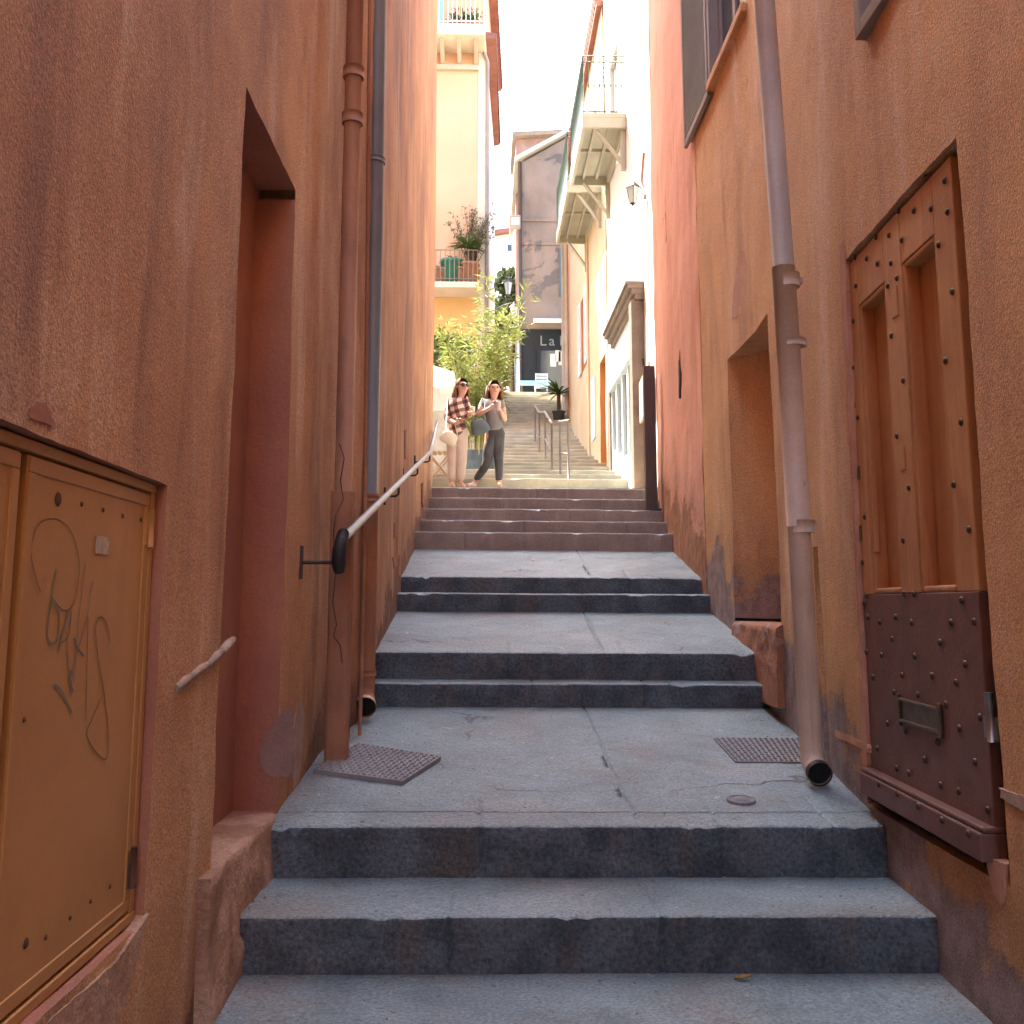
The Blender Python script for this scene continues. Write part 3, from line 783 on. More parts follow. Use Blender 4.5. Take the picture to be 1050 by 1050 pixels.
# scars on the orange wall
scar(oh, [(757, 262), (762, 255), (766, 270), (765, 300), (761, 322), (751, 326), (752, 300)], interp(XR, 7.0), M['scar'], sgn=-1, thick=.0)
scar(oh, [(1026, 809), (1060, 820), (1060, 838), (1027, 818)], interp(XR, 3.1), M['mortar'], sgn=-1, thick=-.003, label='pale mortar ridge to the right of the door')
scar(oh, [(1011, 880), (1030, 886), (1030, 920), (1026, 928), (1018, 915)], interp(XR, 3.15), M['scar'], sgn=-1, thick=-.004, label='broken pink plaster below the door corner')
scar(oh, [(857, 748), (872, 755), (890, 764), (890, 771), (874, 763), (856, 755)], interp(XR, 4.3), M['scar'], sgn=-1, thick=-.001)
scar(oh, [(861, 250), (866, 245), (868, 300), (873, 420), (880, 600), (888, 740), (889, 785), (885, 785), (878, 640), (870, 480), (862, 300)], interp(XR, 4.25), M['scar'], sgn=-1, thick=-.003, label='pale mortar line along the far side of the door')

# studded door
XD = interp(XR, 3.7) + .012
ang = math.atan2(interp(XR, DY1) - interp(XR, DY0), DY1 - DY0)
Yn, Yf = 3.25, 4.42
zt = dzt - .02
def DP(y, z, d=0): return Vector((interp(XR, y) + .018 + d, y, z))   # d>0 = deeper
def dpix(px, py):   # pixel on the door leaf -> (y,z)
    p = at_x(px, py, XD + .005)
    for _ in range(5): p = at_x(px, py, interp(XR, p.y) + .018)
    return p.y, p.z
door = None
def dbox(mb, y0, y1, z0, z1, d0, d1, mi=0, bev=.004):
    vs = []
    bm_ = bmesh.new()
    q = [DP(y0, z0, d0), DP(y1, z0, d0), DP(y1, z1, d0), DP(y0, z1, d0), DP(y0, z0, d1), DP(y1, z0, d1), DP(y1, z1, d1), DP(y0, z1, d1)]
    v = [bm_.verts.new(p) for p in q]
    for f in ((0, 1, 2, 3), (7, 6, 5, 4), (0, 4, 5, 1), (1, 5, 6, 2), (2, 6, 7, 3), (3, 7, 4, 0)): bm_.faces.new([v[i] for i in f])
    if bev: bmesh.ops.bevel(bm_, geom=bm_.edges[:], offset=bev, segments=2, profile=.5, affect='EDGES')
    bm_.verts.index_update()
    mb.bm(bm_, mi); bm_.free()
zp0 = (dpix(893, 610)[1] + dpix(979, 606)[1]) / 2
pA = (dpix(880, 312)[0], dpix(907, 290)[0]); zA = (dpix(880, 312)[1] + dpix(907, 290)[1]) / 2
pB = (dpix(924, 270)[0], dpix(958, 240)[0]); zB = (dpix(924, 270)[1] + dpix(958, 240)[1]) / 2
mb = MB()
# upper half: stiles and rails around two sunk panels (y falls towards the viewer)
dbox(mb, pA[0], Yf, zp0, zt, 0, .068)
dbox(mb, Yn, pB[1], zp0, zt, 0, .068)
dbox(mb, pB[0], pA[1], zp0, zt, -.0005, .068)
dbox(mb, pA[1], pA[0], zA, zt, .0006, .068)
dbox(mb, pB[1], pB[0], zB, zt, .0006, .068)
door = mb.build('door', M['doorwood'], oh, label='studded wooden door with two tall sunk panels and a letter slot')
for (a, b, z1) in ((pA[1], pA[0], zA), (pB[1], pB[0], zB)):
    mb = MB(); dbox(mb, a, b, zp0, z1, .062, .07, bev=0)
    for (y0, y1, q0, q1) in ((a, a + .022, zp0, z1), (b - .022, b, zp0, z1), (a + .022, b - .022, z1 - .022, z1), (a + .022, b - .022, zp0, zp0 + .024)):
        dbox(mb, y0, y1, q0, q1, .004, .066, bev=.008)
    mb.build('sunk_panel', M['doorwood'], door)
mb = MB()
zbar = (dpix(890, 787)[1] + dpix(1018, 843)[1]) / 2
dbox(mb, Yn, Yf, zbar - .02, zp0 - .001, -.003, .035)
mb.build('lower_panel', M['doordark'], door)
mb = MB()
zbot = dpix(1010, 877)[1]
dbox(mb, Yn - .01, Yf + .005, zbot, zbar - .018, -.055, .03, bev=.006)
dbox(mb, Yn - .01, Yf + .005, zbar - .017, zbar, -.045, .03, bev=.006)
kb = mb.build('kick_board', M['doordark'], door)
tag(kb, 'projecting weather board at the foot of the door')
# studs
sb = MB(); sb.lathe((0, 0, 0), [(.0135, 0), (.0125, .004), (.009, .0075), (.004, .009), (0, .0095)], 12, axis=(-1, 0, 0))
stud_px = [(967, 153), (950, 182), (969, 185), (972, 217), (955, 214), (937.5, 216), (922, 216), (910.5, 215), (898.5, 243), (912, 241), (925, 246), (877, 264), (889, 265), (900, 270), (914, 269.5), (878, 293),
           (911, 293), (920, 285), (963, 251), (977, 299), (970, 370), (986, 433), (978.5, 497), (994, 543), (875.5, 329), (870.5, 381), (880, 428), (887, 530), (881, 577),
           (914.5, 344), (926.5, 390), (920, 447), (932.5, 500), (926.5, 554), (890, 611), (928, 609), (938, 609), (987, 615.5),
           (882, 619), (891, 633), (903, 638), (919.5, 633), (936, 638.5), (976.5, 638.5), (1000, 637.5), (916, 655.5), (965, 659), (886, 668), (905, 672), (939, 673), (991, 681), (896, 695), (926, 692.5), (957, 693), (981.5, 700),
           (918, 710), (942.5, 712.5), (971, 722.5), (1006, 735.5), (911, 742), (929.5, 749.5), (985, 747), (962, 761), (900.5, 767.5), (949, 779), (1001, 781.5), (920.5, 788), (933, 793), (965.5, 805), (984, 811), (1014, 830.5)]
me = None
for px, py in stud_px:
    y, z = dpix(px, py)
    if not (Yn + .012 < y < Yf - .01): y = min(max(y, Yn + .018), Yf - .018)
    d = -.003 if z < zp0 else -.0002
    p = DP(y, z, d)
    if me is None:
        o = sb.build('stud', M['stud'], door); me = o.data
        for v in me.vertices: v.co += root_loc(door)
    else:
        o = bpy.data.objects.new('stud', me); COL.objects.link(o); o.parent = door
    o.location = p - root_loc(door)
for px, py in ((893, 804), (914, 813.5), (938, 827), (965, 841), (995, 855)):
    p = at_x(px, py, interp(XR, 3.6) - .045)
    o = bpy.data.objects.new('stud', me); COL.objects.link(o); o.parent = door
    o.location = Vector((interp(XR, p.y) + .018 - .056, p.y, p.z)) - root_loc(door)
# letter slot
ya, za = dpix(924, 724); yb, zb2 = dpix(966, 740)
zc0 = (za + zb2) / 2 - .004
mb = MB()
for (y0, y1, q0, q1) in ((yb, ya, zc0 + .034, zc0 + .045), (yb, ya, zc0 - .045, zc0 - .034), (yb - .014, yb + .012, zc0 - .06, zc0 + .06), (ya - .012, ya + .014, zc0 - .06, zc0 + .06)):
    dbox(mb, y0, y1, q0, q1, -.016, -.002, bev=.004)
dbox(mb, yb, ya, zc0 - .034, zc0 + .034, -.006, -.002, bev=.001)
mb.build('letter_slot', M['brass'], door)
for (px, py, w, h) in ((876, 412, .012, .03), (881, 485, .016, .03), (883, 547, .014, .035), (926, 470, .025, .045), (918, 310, .03, .06)):
    y, z = dpix(px, py); mb = MB(); dbox(mb, y - w, y + w, z - h, z + h, -.005, .001, bev=.002)
    mb.build('lock_plate', M['brass'] if px < 900 else M['doorwood'], door)
y, z = dpix(893, 525); mb = MB(); dbox(mb, y - .012, y + .012, z - .17, z + .17, .0, .03, bev=.004); mb.build('pull_bar', M['doorwood'], door)
y, z = dpix(1016, 735); mb = MB(); mb.tube([DP(Yn - .028, z - .075, -.004), DP(Yn - .028, z + .075, -.004)], .014, 10); dbox(mb, Yn - .06, Yn + .03, z - .07, z + .0, -.003, .012, bev=.002); mb.build('hinge', M['steel'], door)

# window with louvred shutter, high on the right wall
xw = interp(XR, 7.0)
win = MB()
def wbox(mb, y0, y1, z0, z1, x0, x1, bev=.004): mb.box((x0, y0, z0), (x1, y1, z1), bev=bev)
fr = MB()
for (y0, y1, q0, q1) in ((W0, W0 + .06, wz0, wz0 + 1.5), (W1 - .06, W1, wz0, wz0 + 1.5), (W0 + .06, W1 - .06, wz0, wz0 + .06), (W0 + .06, W1 - .06, wz0 + 1.44, wz0 + 1.5), ((W0 + W1) / 2 - .03, (W0 + W1) / 2 + .03, wz0 + .06, wz0 + 1.44)):
    wbox(fr, y0, y1, q0, q1, xw + .05, xw + .1)
window = fr.build('window', M['winframe'], oh, label='window with one louvred shutter folded open')
g = MB(); g.box((xw + .07, W0 + .05, wz0 + .05), (xw + .08, W1 - .05, wz0 + 1.45)); g.build('pane', M['glass'], window)
g = MB(); g.box((xw - .05, W0 - .06, wz0 - .07), (xw + .06, W1 + .06, wz0 - .002), bev=.008); g.build('sill', M['orange'], window)
def shutter(parent, y0, y1, z0, z1, x, m, slats=True):
    g = MB(); w = .05
    for (a, b, c, d) in ((y0, y0 + w, z0, z1), (y1 - w, y1, z0, z1), (y0 + w, y1 - w, z0, z0 + w), (y0 + w, y1 - w, z1 - w, z1)): g.box((x - .035, a, c), (x, b, d), bev=.003)
    z = z0 + w
    while z < z1 - w:
        g.add([(x - .034, y0 + w, z), (x - .034, y1 - w, z), (x - .026, y1 - w, z + .032), (x - .026, y0 + w, z + .032)], [(0, 1, 2, 3)])
        g.add([(x - .034, y0 + w, z), (x - .034, y1 - w, z), (x - .022, y1 - w, z), (x - .022, y0 + w, z)], [(0, 1, 2, 3)])
        z += .036
    g.box((x - .022, y0 + w, z0 + w), (x - .001, y1 - w, z1 - w))
    return g.build('shutter', m, parent)
sh = shutter(window, W1 + .06, W1 + 1.02, wz0 - .1, wz0 + 1.5, interp(XR, 8) - .012, M['shutter'])
g = MB(); g.box((xw - .03, W1 - .01, wz0 + .0), (xw + .05, W1 + .05, wz0 + 1.5), bev=.004); g.build('casing', M['winframe'], window)
fr = MB()
sx0 = interp(XR, 3.4)
for (y0, y1, q0, q1) in ((SW0, SW0 + .06, SZ0, SZ0 + .85), (SW1 - .06, SW1, SZ0, SZ0 + .85), (SW0 + .06, SW1 - .06, SZ0, SZ0 + .06), (SW0 + .06, SW1 - .06, SZ0 + .79, SZ0 + .85)):
    wbox(fr, y0, y1, q0, q1, sx0 - .02, sx0 + .1)
w2 = fr.build('window', M['winframe'], oh, label='small grey framed window above the studded door')
g = MB(); g.box((sx0 + .07, SW0 + .05, SZ0 + .05), (sx0 + .08, SW1 - .05, SZ0 + .8)); g.build('pane', M['glass'], w2)

# downpipe on the right wall
YQ = 4.85
def rp(px, py): return at_y(px, py, YQ)
q0, q1, q2, q3 = rp(832, 772), rp(819, 540), rp(804, 280), rp(783.7, 0)
rd = thing('downpipe', (q0.x, YQ, zs(YQ)), 'beige grey downpipe leaning on the right wall with its open mouth over the paving', 'pipe')
mb = MB(); mb.tube([(q3.x - .04, YQ, q3.z + 2), q3, q2], .052, 18); mb.build('upper_pipe', M['mauvepipe'], rd)
mb = MB(); mb.tube([q2 + Vector((-.002, 0, .03)), (q2 + q1) / 2, q1], .056, 18); mb.build('middle_pipe', M['greypipe'], rd)
mb = MB(); mb.tube([q1, q1.lerp(q0, .5), q0 + Vector((0, 0, .1)), q0 + Vector((0, 0, .01)), q0 + Vector((-.001, -.02, -.035)), q0 + Vector((-.003, -.07, -.06)), q0 + Vector((-.004, -.12, -.075))], .053, 18, caps=False); mb.build('lower_pipe', M['greypipe'], rd)
e = q0 + Vector((-.004, -.115, -.074))
mb = MB(); mb.tube([e, e + Vector((0, -.001, -.0003))], .048, 18); mb.build('outlet', M['black'], rd)
mb = MB(); mb.tube([e + Vector((0, .02, .005)), e + Vector((0, -.012, -.003))], .057, 18, caps=False); mb.build('rim', M['iron'], rd)
for (px, py, r, h) in ((807, 288, .062, .035), (812, 352, .066, .018), (822, 540, .064, .03)):
    p = rp(px, py); mb = MB(); mb.tube([p + Vector((0, 0, -h)), p + Vector((0, 0, h))], r, 18)
    mb.box((p.x, YQ - .015, p.z - .015), (p.x + .075, YQ + .015, p.z + .015)); mb.build('bracket', M['greypipe'], rd)
mb = MB(); a = rp(838, 560); b = rp(850, 770)
mb.tube([a + Vector((.0, .03, 0)), b + Vector((0, .03, 0))], .012, 8); mb = mb.build('wall_conduit', M['orange'], None, origin=(b.x, YQ, b.z))
tag(mb, 'slim conduit painted orange just right of the right downpipe', 'conduit')

# ------------------------------------------------------------------ red house
rh = thing('red_house', (1.85, 10, -.5), 'salmon red plaster house on the right just before the sunlit white house', 'house')
mb = MB()
facade(mb, PR, 8.303, 11.4, -1.5, 9.0, .08, amp=.012)
facade(mb, PR, 8.303, 11.4, 9, 13, .8, amp=.002)
a, b = interp(XR, 11.4), interp(XR, 8.303)
mb.quad((a, 11.4, -1.5), (a, 11.4, 13), (9, 11.4, 13), (9, 11.4, -1.5)); mb.quad((b, 8.303, 9), (b, 8.303, 13), (9, 8.303, 13), (9, 8.303, 9))
mb.quad((9, 8.303, -1.5), (9, 8.303, 13), (9, 11.4, 13), (9, 11.4, -1.5)); mb.quad((b, 8.303, 13), (a, 11.4, 13), (9, 11.4, 13), (9, 8.303, 13))
mb.build('wall', M['red'], rh)
scar(rh, [(696, 362), (697.6, 360), (698.3, 385), (698, 409), (696.4, 408)], interp(XR, 9.3), M['black'], sgn=-1, thick=.004, name='wall_slit')
scar(rh, [(681, 224), (683, 218), (684, 240), (683, 262), (681, 255)], interp(XR, 10.4), M['terra_door'], sgn=-1, thick=.006)

pb = thing('steel_post', at_y(668, 521, 10.95), 'dark brown steel post standing at the right edge of the top steps', 'post')
p = at_y(668, 521, 10.95); ph = at_y(668, 376, 10.95).z
mb = MB(); mb.box((p.x - .062, p.y - .05, zs(10.95) - .01), (p.x + .062, p.y + .05, ph), bev=.006); mb.build('shaft', M['bollard'], pb)
mb = MB(); mb.box((p.x - .068, p.y - .056, zs(10.95) - .01), (p.x + .1, p.y + .056, zs(10.95) + .012), bev=.003); mb.build('base_plate', M['bollard'], pb)
mb = MB(); mb.tube([(p.x - .055, p.y, ph - .02), (p.x - .055, p.y, ph + .09)], .014, 8); mb.build('pin', M['bollard'], pb)

# ------------------------------------------------------------------ white house with shop
XW = 2.1
def PW(u, v, d): return Vector((XW + d, u, v))
wh = thing('white_house', (XW, 14, 1.3), 'white rendered house in full sun on the right with a brown framed shop front', 'house')
S0, S1_ = 13.1, 16.75
zc_ = at_y(658, 289, 13.1).z
zsh = zc_ - .25
mb = MB()
facade(mb, PW, 11.403, 17.0, -1, 13.5, .25, [(13.35, S1_ - .1, 1.2, zsh, .12, False), (15.2, 16.2, 7.0, 9.0, .15, True)], amp=.004, warp=.003)
mb.quad((XW, 11.403, 1), (XW, 11.403, 13.5), (9, 11.403, 13.5), (9, 11.403, 1)); mb.quad((XW, 17, 1), (XW, 17, 13.5), (9, 17, 13.5), (9, 17, 1))
mb.quad((XW, 11.403, 13.5), (XW, 17, 13.5), (9, 17, 13.5), (9, 11.403, 13.5))
mb.build('wall', M['white'], wh)
sf = MB()
co = MB()
for (dx, z0, z1) in ((.12, -.25, -.18), (.17, -.18, -.10), (.22, -.10, -.04), (.25, -.04, 0)):
    co.box((XW - dx, S0 - .02 - dx * .1, zc_ + z0), (XW + .05, 15.75, zc_ + z1), bev=.006)
fa = MB()
fa.box((XW - .07, S0 + .24, zsh - .55), (XW + .05, S1_ - .22, zsh), bev=.005)
n = 5; w = (S1_ - .22 - S0 - .24) / n
for i in range(n + 1):
    y = S0 + .24 + i * w
    fa.box((XW - .02, y - .07, 1.3), (XW + .05, y + .07, zsh - .55), bev=.005)
for i in range(n):
    y = S0 + .24 + i * w
    zb_ = 1.315 + .105 * (y - 11.62) if y < 14.7 else 1.64 + .21 * (y - 14.7)
    fa.box((XW - .01, y + .07, zb_ - .1), (XW + .045, y + w - .07, zb_ + .55), bev=.004)
shop = fa.build('shop_front', M['shopblue'], wh)
co.build('cornice', M['browntrim'], shop)
for q in ((XW - .17, S0, 1.25, XW + .1, S0 + .24), (XW - .05, S1_ - .22, 1.3, XW + .1, S1_)):
    g = MB(); g.box(q[:3], (q[3], q[4], zsh), bev=.01); g.build('pillar', M['browntrim'], shop)
for i in range(n):
    y = S0 + .24 + i * w
    g = MB(); g.box((XW + .03, y + .07, 1.6), (XW + .04, y + w - .07, zsh - .55)); g.build('pane', M['glass'], shop)

def balcony(parent, y0, y1, xo, zf, rail_m, label):
    """cantilever balcony: slab with joists, brackets, railing and screen"""
    g = MB(); g.box((xo, y0, zf), (XW, y1, zf + .07), bev=.006)
    bal = g.build('balcony', M['slab'], parent, label=label)
    g = MB()
    for (a, b, c, d) in ((xo, xo + .05, y0, y1), (XW - .05, XW, y0, y1), (xo + .05, XW - .05, y0, y0 + .06), (xo + .05, XW - .05, y1 - .06, y1)): g.box((a, c, zf - .16), (b, d, zf - .001), bev=.004)
    for i in (1, 2):
        x = xo + (XW - xo) * i / 3; g.box((x - .02, y0 + .06, zf - .06), (x + .02, y1 - .06, zf - .001))
    g.box((xo + .05, (y0 + y1) / 2 - .02, zf - .05), (XW - .05, (y0 + y1) / 2 + .02, zf - .002))
    g.build('joist_frame', M['slab'], bal)
    for y in (y0 + .12, y1 - .12):
        g = MB(); g.tube([(xo + .22, y, zf - .15), (XW - .05, y, zf - .68)], .032, 4, smooth=False); g.box((XW - .075, y - .04, zf - .78), (XW - .003, y + .04, zf - .16), bev=.004)
        g.build('bracket', M['slab'], bal)
    g = MB(); h = 1.0
    for z in (zf + .1, zf + h - .1, zf + h):
        g.tube([(XW, y0 + .02, z), (xo + .02, y0 + .02, z), (xo + .02, y1 - .02, z), (XW, y1 - .02, z)], .011, 6)
    for i in range(8):
        x = xo + .02 + (XW - xo) * i / 8
        g.tube([(x, y0 + .02, zf + .07), (x, y0 + .02, zf + h)], .006, 6); g.lathe((x, y0 + .02, zf + .52), [(.006, -.04), (.016, 0), (.006, .04)], 6)
        g.tube([(x, y1 - .02, zf + .07), (x, y1 - .02, zf + h)], .006, 6)
    k = int((y1 - y0) / .12)
    for i in range(k + 1):
        y = y0 + .02 + (y1 - y0 - .04) * i / k; g.tube([(xo + .02, y, zf + .07), (xo + .02, y, zf + h)], .006, 6)
    g.build('railing', rail_m, bal)
    g = MB(); g.box((xo + .032, y0 + .05, zf + .12), (xo + .036, y1 - .05, zf + h - .12)); g.build('screen', M['mint'], bal)
    return bal
zB1 = (at_y(650, 118, 14.4).z + at_y(630, 185, 16.6).z) / 2
balcony(wh, 14.4, 16.6, at_y(597, 118, 14.4).x, zB1, M['balrail'], 'sunlit balcony with a mint green screen')
fd = MB(); fd.box((XW + .06, 15.25, 7.0), (XW + .12, 16.15, 8.95), bev=.005); fd.build('balcony_door', M['winframe'], wh)

# lantern on the white wall, and a sign plate
def lantern(loc, out, label, s=1.0, group=None):
    r = thing('wall_lantern', loc, label, 'lantern', group); loc = Vector(loc); out = Vector(out)
    c = loc + out
    g = MB(); g.tube([loc, loc + Vector((0, 0, .12 * s)) + out * .4, c + Vector((0, 0, .2 * s))], .012 * s, 6)
    g.box(loc - Vector((.03, .03, .07)) * s, loc + Vector((.03, .03, .07)) * s); g.build('arm', M['iron'], r)
    g = MB(); g.lathe(c, [(.055 * s, -.22 * s), (.105 * s, .08 * s)], 4, smooth=False); g.build('glass', M['lampglass'], r)
    g = MB(); g.lathe(c, [(.125 * s, .08 * s), (.06 * s, .15 * s), (.02 * s, .20 * s), (0, .22 * s)], 4, smooth=False); g.lathe(c, [(.06 * s, -.22 * s), (.03 * s, -.25 * s), (0, -.28 * s)], 4, smooth=False)
    for k in range(4):
        a = math.pi / 2 * k; d = Vector((math.cos(a), math.sin(a), 0))
        g.tube([c + d * .056 * s + Vector((0, 0, -.22 * s)), c + d * .107 * s + Vector((0, 0, .08 * s))], .007 * s, 5)
    g.build('cage', M['iron'], r)
    return r
q = at_x(662, 200, XW); lantern((XW, q.y, q.z), (-.17, 0, .05), 'lantern with a black cage on the white sunlit wall', .75)
a = at_y(655, 400, 12.6); zt_, zb_ = at_y(660, 384, 12.55).z, at_y(660, 418, 12.55).z
mb = MB(); y0, y1 = 12.25, 13.0
mb.prism([(XW - .1, y0, zt_ + .1), (XW - .1, y1, zt_ - .02), (XW - .1, y1, zb_ - .12), (XW - .1, y0, zb_)], (.03, 0, 0))
sgn = mb.build('shop_board', M['signplate'], None, origin=(XW - .1, y0, zb_)); tag(sgn, 'plain grey board fixed to the white wall behind the steel post', 'board')
mb = MB(); q = at_x(663, 175, XW); mb.tube([(XW - .03, q.y, q.z - .35), (XW - .05, q.y + .1, q.z - .1), (XW - .03, q.y, q.z + .25)], .02, 8)
tag(mb.build('wall_bracket', M['clay'], None, origin=(XW, q.y, q.z)), 'small rust red bracket on the white wall next to the red house', 'bracket')

# ------------------------------------------------------------------ beige house
def PB(u, v, d): return Vector((XW - .02 + d, u, v))
bh = thing('beige_house', (XW, 20, 2), 'shaded beige house beyond the white one with an ochre doorway', 'house')
mb = MB()
facade(mb, PB, 17.003, 24.4, .5, 10.8, .25, [(17.25, 18.1, 2.0, at_y(618, 366, 17.6).z, .3, True), (18.1, 19.0, 7.4, 9.3, .15, True), (20.6, 21.4, 4.9, 6.5, .1, True)], amp=.006, mir=1)
mb.quad((XW, 24.4, .5), (XW, 24.4, 10.8), (9, 24.4, 10.8), (9, 24.4, .5)); mb.quad((XW, 17.003, 10.8), (XW, 24.4, 10.8), (9, 24.4, 12.8), (9, 17.003, 12.8))
mb.build('wall', [M['beige'], M['ochre']], bh)
mb = MB()
for i in range(36):
    y = 17.05 + i * .2; mb.tube([(1.95, y + .1, 10.83), (2.5, y + .1, 11.0)], .1, 8)
mb.box((1.98, 17.02, 10.68), (2.3, 24.4, 10.78)); mb.build('roof', M['roof'], bh)
zB2 = (at_y(623, 193, 17.5).z + at_y(606, 239, 20.2).z) / 2
balcony(bh, 17.5, 20.2, at_y(581, 193, 17.5).x, zB2, M['balrail'], 'second balcony with a mint green screen and slender braces')
shutter(bh, 20.1, 20.58, 4.9, 6.5, XW - .03, M['shopblue']); shutter(bh, 21.4, 21.9, 4.9, 6.5, XW - .03, M['shopblue'])
mb = MB(); mb.box((XW - .045, 18.9, 3.1), (XW - .0, 19.5, 4.3), bev=.01); mb.build('wall_panel', M['shopblue'], bh)
mb = MB(); mb.tube([(XW - .04, 19.9, 2.8), (XW - .04, 19.9, 10)], .03, 8); mb.build('wall_pipe', M['beige'], bh)

oc = thing('ochre_house', (2.2, 25.5, 4), 'narrow ochre house with a pale downpipe at the top right of the stairs', 'house')
xo1 = at_y(587, 350, 24.45).x; xo2 = at_y(582, 350, 26.8).x
mb = MB(); mb.prism([(2.085, 24.403, 3), (xo2, 26.8, 3), (9, 26.8, 3), (9, 24.403, 3)], (0, 0, 7.2)); mb.build('wall', M['ochre'], oc)
mb = MB()
for y, r in ((26.0, .05), (27.0, .06)): mb.tube([(xo2 - .09, y, 5), (xo2 - .09, y, 10)], r, 8)
mb.build('downpipe', M['cream'], oc)
mb = MB(); mb.box((xo2 - .15, 24.6, 10.2), (9, 26.9, 10.4)); mb.build('roof', M['roof'], oc)
pl_ = thing('pale_house', (2.3, 29, 5), 'sliver of a pale plastered house between the ochre house and the cafe', 'house')
xa = at_y(579.5, 350, 31.2).x
mb = MB(); mb.prism([(xo2 + .04, 26.81, 4), (xa, 31.2, 4), (9, 31.2, 4), (9, 26.81, 4)], (0, 0, 5.6)); mb.build('wall', M['cream'], pl_)
mb = MB(); mb.box((xa + .02, 27, 9.6), (9, 31.3, 9.8)); mb.build('roof', M['roof'], pl_)

# ------------------------------------------------------------------ cafe building closing the view
YC = 34.0
def cy(px, py): return at_y(px, py, YC)
cf = thing('cafe_building', (1.8, YC, TOPZ), 'tall weathered grey pink building with a dark cafe front at the head of the stairs', 'building')
x0 = cy(535, 250).x; x1 = 5.5
zL = cy(535, 167).z; zR = zL + (cy(583, 140).z - zL) / (cy(583, 140).x - x0) * (x1 - x0)
zcaf = cy(560, 338).z
mb = MB(); mb.prism([(x0, YC, zcaf), (x1, YC, zcaf), (x1, YC, zR), (x0, YC, zL)], (0, 7, 0)); mb.build('wall', M['cafewall'], cf)
mb = MB()
mb.box((x0 - .12, YC - .06, TOPZ - .1), (x1, YC + 5, zcaf), bev=0); front = mb.build('cafe_front', M['cafefront'], cf)
g = MB()
g.box((x0 + .5, YC - .12, TOPZ), (x0 + .62, YC - .05, zcaf - .6)); g.box((x0 + .62, YC - .1, zcaf - .75), (x1, YC - .05, zcaf - .6)); g.box((x0 + .5, YC - .11, TOPZ), (x1, YC - .055, TOPZ + .45)); g.build('mullion', M['cafefront'], front)
g = MB(); g.box((x0 + .62, YC - .075, TOPZ + .45), (x1, YC - .065, zcaf - .75)); g.build('pane', M['glass'], front)
def text(body, size, loc, rot, m, parent, name, ext=.01):
    cu = bpy.data.curves.new(name, 'FONT'); cu.body = body; cu.size = size; cu.extrude = ext
    o = bpy.data.objects.new(name, cu); COL.objects.link(o)
    dg = bpy.context.evaluated_depsgraph_get(); me = bpy.data.meshes.new_from_object(o.evaluated_get(dg))
    bpy.data.objects.remove(o); me.materials.clear(); me.materials.append(m)
    t = bpy.data.objects.new(name, me); COL.objects.link(t); t.rotation_euler = rot; t.parent = parent
    t.location = Vector(loc) - root_loc(parent); return t
tl = cy(554, 355)
for ch, px in (('L', 553), ('a', 562.5), ('B', 573), ('a', 583)):
    text(ch, .5, (cy(px, 355).x, YC - .1, cy(px, 355).z), (R(90), 0, 0), M['letter'], front, 'letter')
g = MB()
for (px, py, w, h) in ((567, 370, .1, .22), (572, 365, .09, .22), (575, 368, .08, .24)):
    c = cy(px, py); g = MB(); g.box((c.x - w, YC - .095, c.z - h), (c.x + w, YC - .08, c.z + h)); g.build('poster', M['board'], front)
g = MB(); a, b = cy(547, 327), cy(590, 337)
g.prism([(a.x, YC - .06, a.z), (a.x, YC - .8, b.z + .12), (a.x, YC - .8, b.z), (a.x, YC - .72, b.z), (a.x, YC - .06, a.z - .1)], (2.4, 0, 0)); g.build('awning', M['awning'], cf)
g = MB(); g.box((cy(573, 250).x, YC - .06, cy(573, 304).z), (cy(581, 250).x, YC - .005, cy(573, 255).z), bev=.01); g.build('shutter', M['tealpaint'], cf)
g = MB()
for py in (226, 250): z = cy(550, py).z; g.box((x0, YC - .05, z - .05), (x1, YC + .01, z + .05))
g.build('string_course', M['cafewall'], cf)
g = MB()
zv = zL
g.prism([(x0 - .25, YC - .2, zL - .02), (x1, YC - .2, zR + .03), (x1, YC - .2, zR + .2), (x0 - .25, YC - .2, zL + .14)], (0, 7.3, 0)); g.build('verge', M['slab'], cf)
g = MB(); a = cy(525, 143); b = cy(600, 137)
z1_ = at_y(525, 144, YC + 3).z
g.prism([(at_y(529, 200, YC + 3).x, YC + 2.9, 8), (6, YC + 2.9, 8), (6, YC + 2.9, z1_ + .3), (at_y(529, 200, YC + 3).x, YC + 2.9, z1_)], (0, 3, 0)); g.build('rear_wall', M['brick'], cf)
g = MB(); g.prism([(at_y(525, 200, YC + 3).x, YC + 2.6, z1_), (6, YC + 2.6, z1_ + .3), (6, YC + 2.6, z1_ + .5), (at_y(525, 200, YC + 3).x, YC + 2.6, z1_ + .16)], (0, 3.6, 0)); g.build('rear_roof', M['browntrim'], cf)
g = MB(); g.tube([(x0 - .07, YC - .08, TOPZ), (x0 - .07, YC - .08, zL)], .07, 8); g.build('corner_pipe', M['iron'], cf)
a, b = cy(522, 224), cy(536, 237)
bx = thing('projecting_sign', (a.x, YC - .1, b.z), 'small grey box sign sticking out from the corner of the cafe building', 'sign')
g = MB(); g.box((a.x, YC - .35, b.z), (x0 - .05, YC - .12, a.z), bev=.02); g.build('sign_box', M['winframe'], bx)
g = MB(); g.box((a.x + .08, YC - .36, b.z + .1), (x0 - .1, YC - .345, a.z - .1), bev=.004); g.build('face', M['board'], bx)

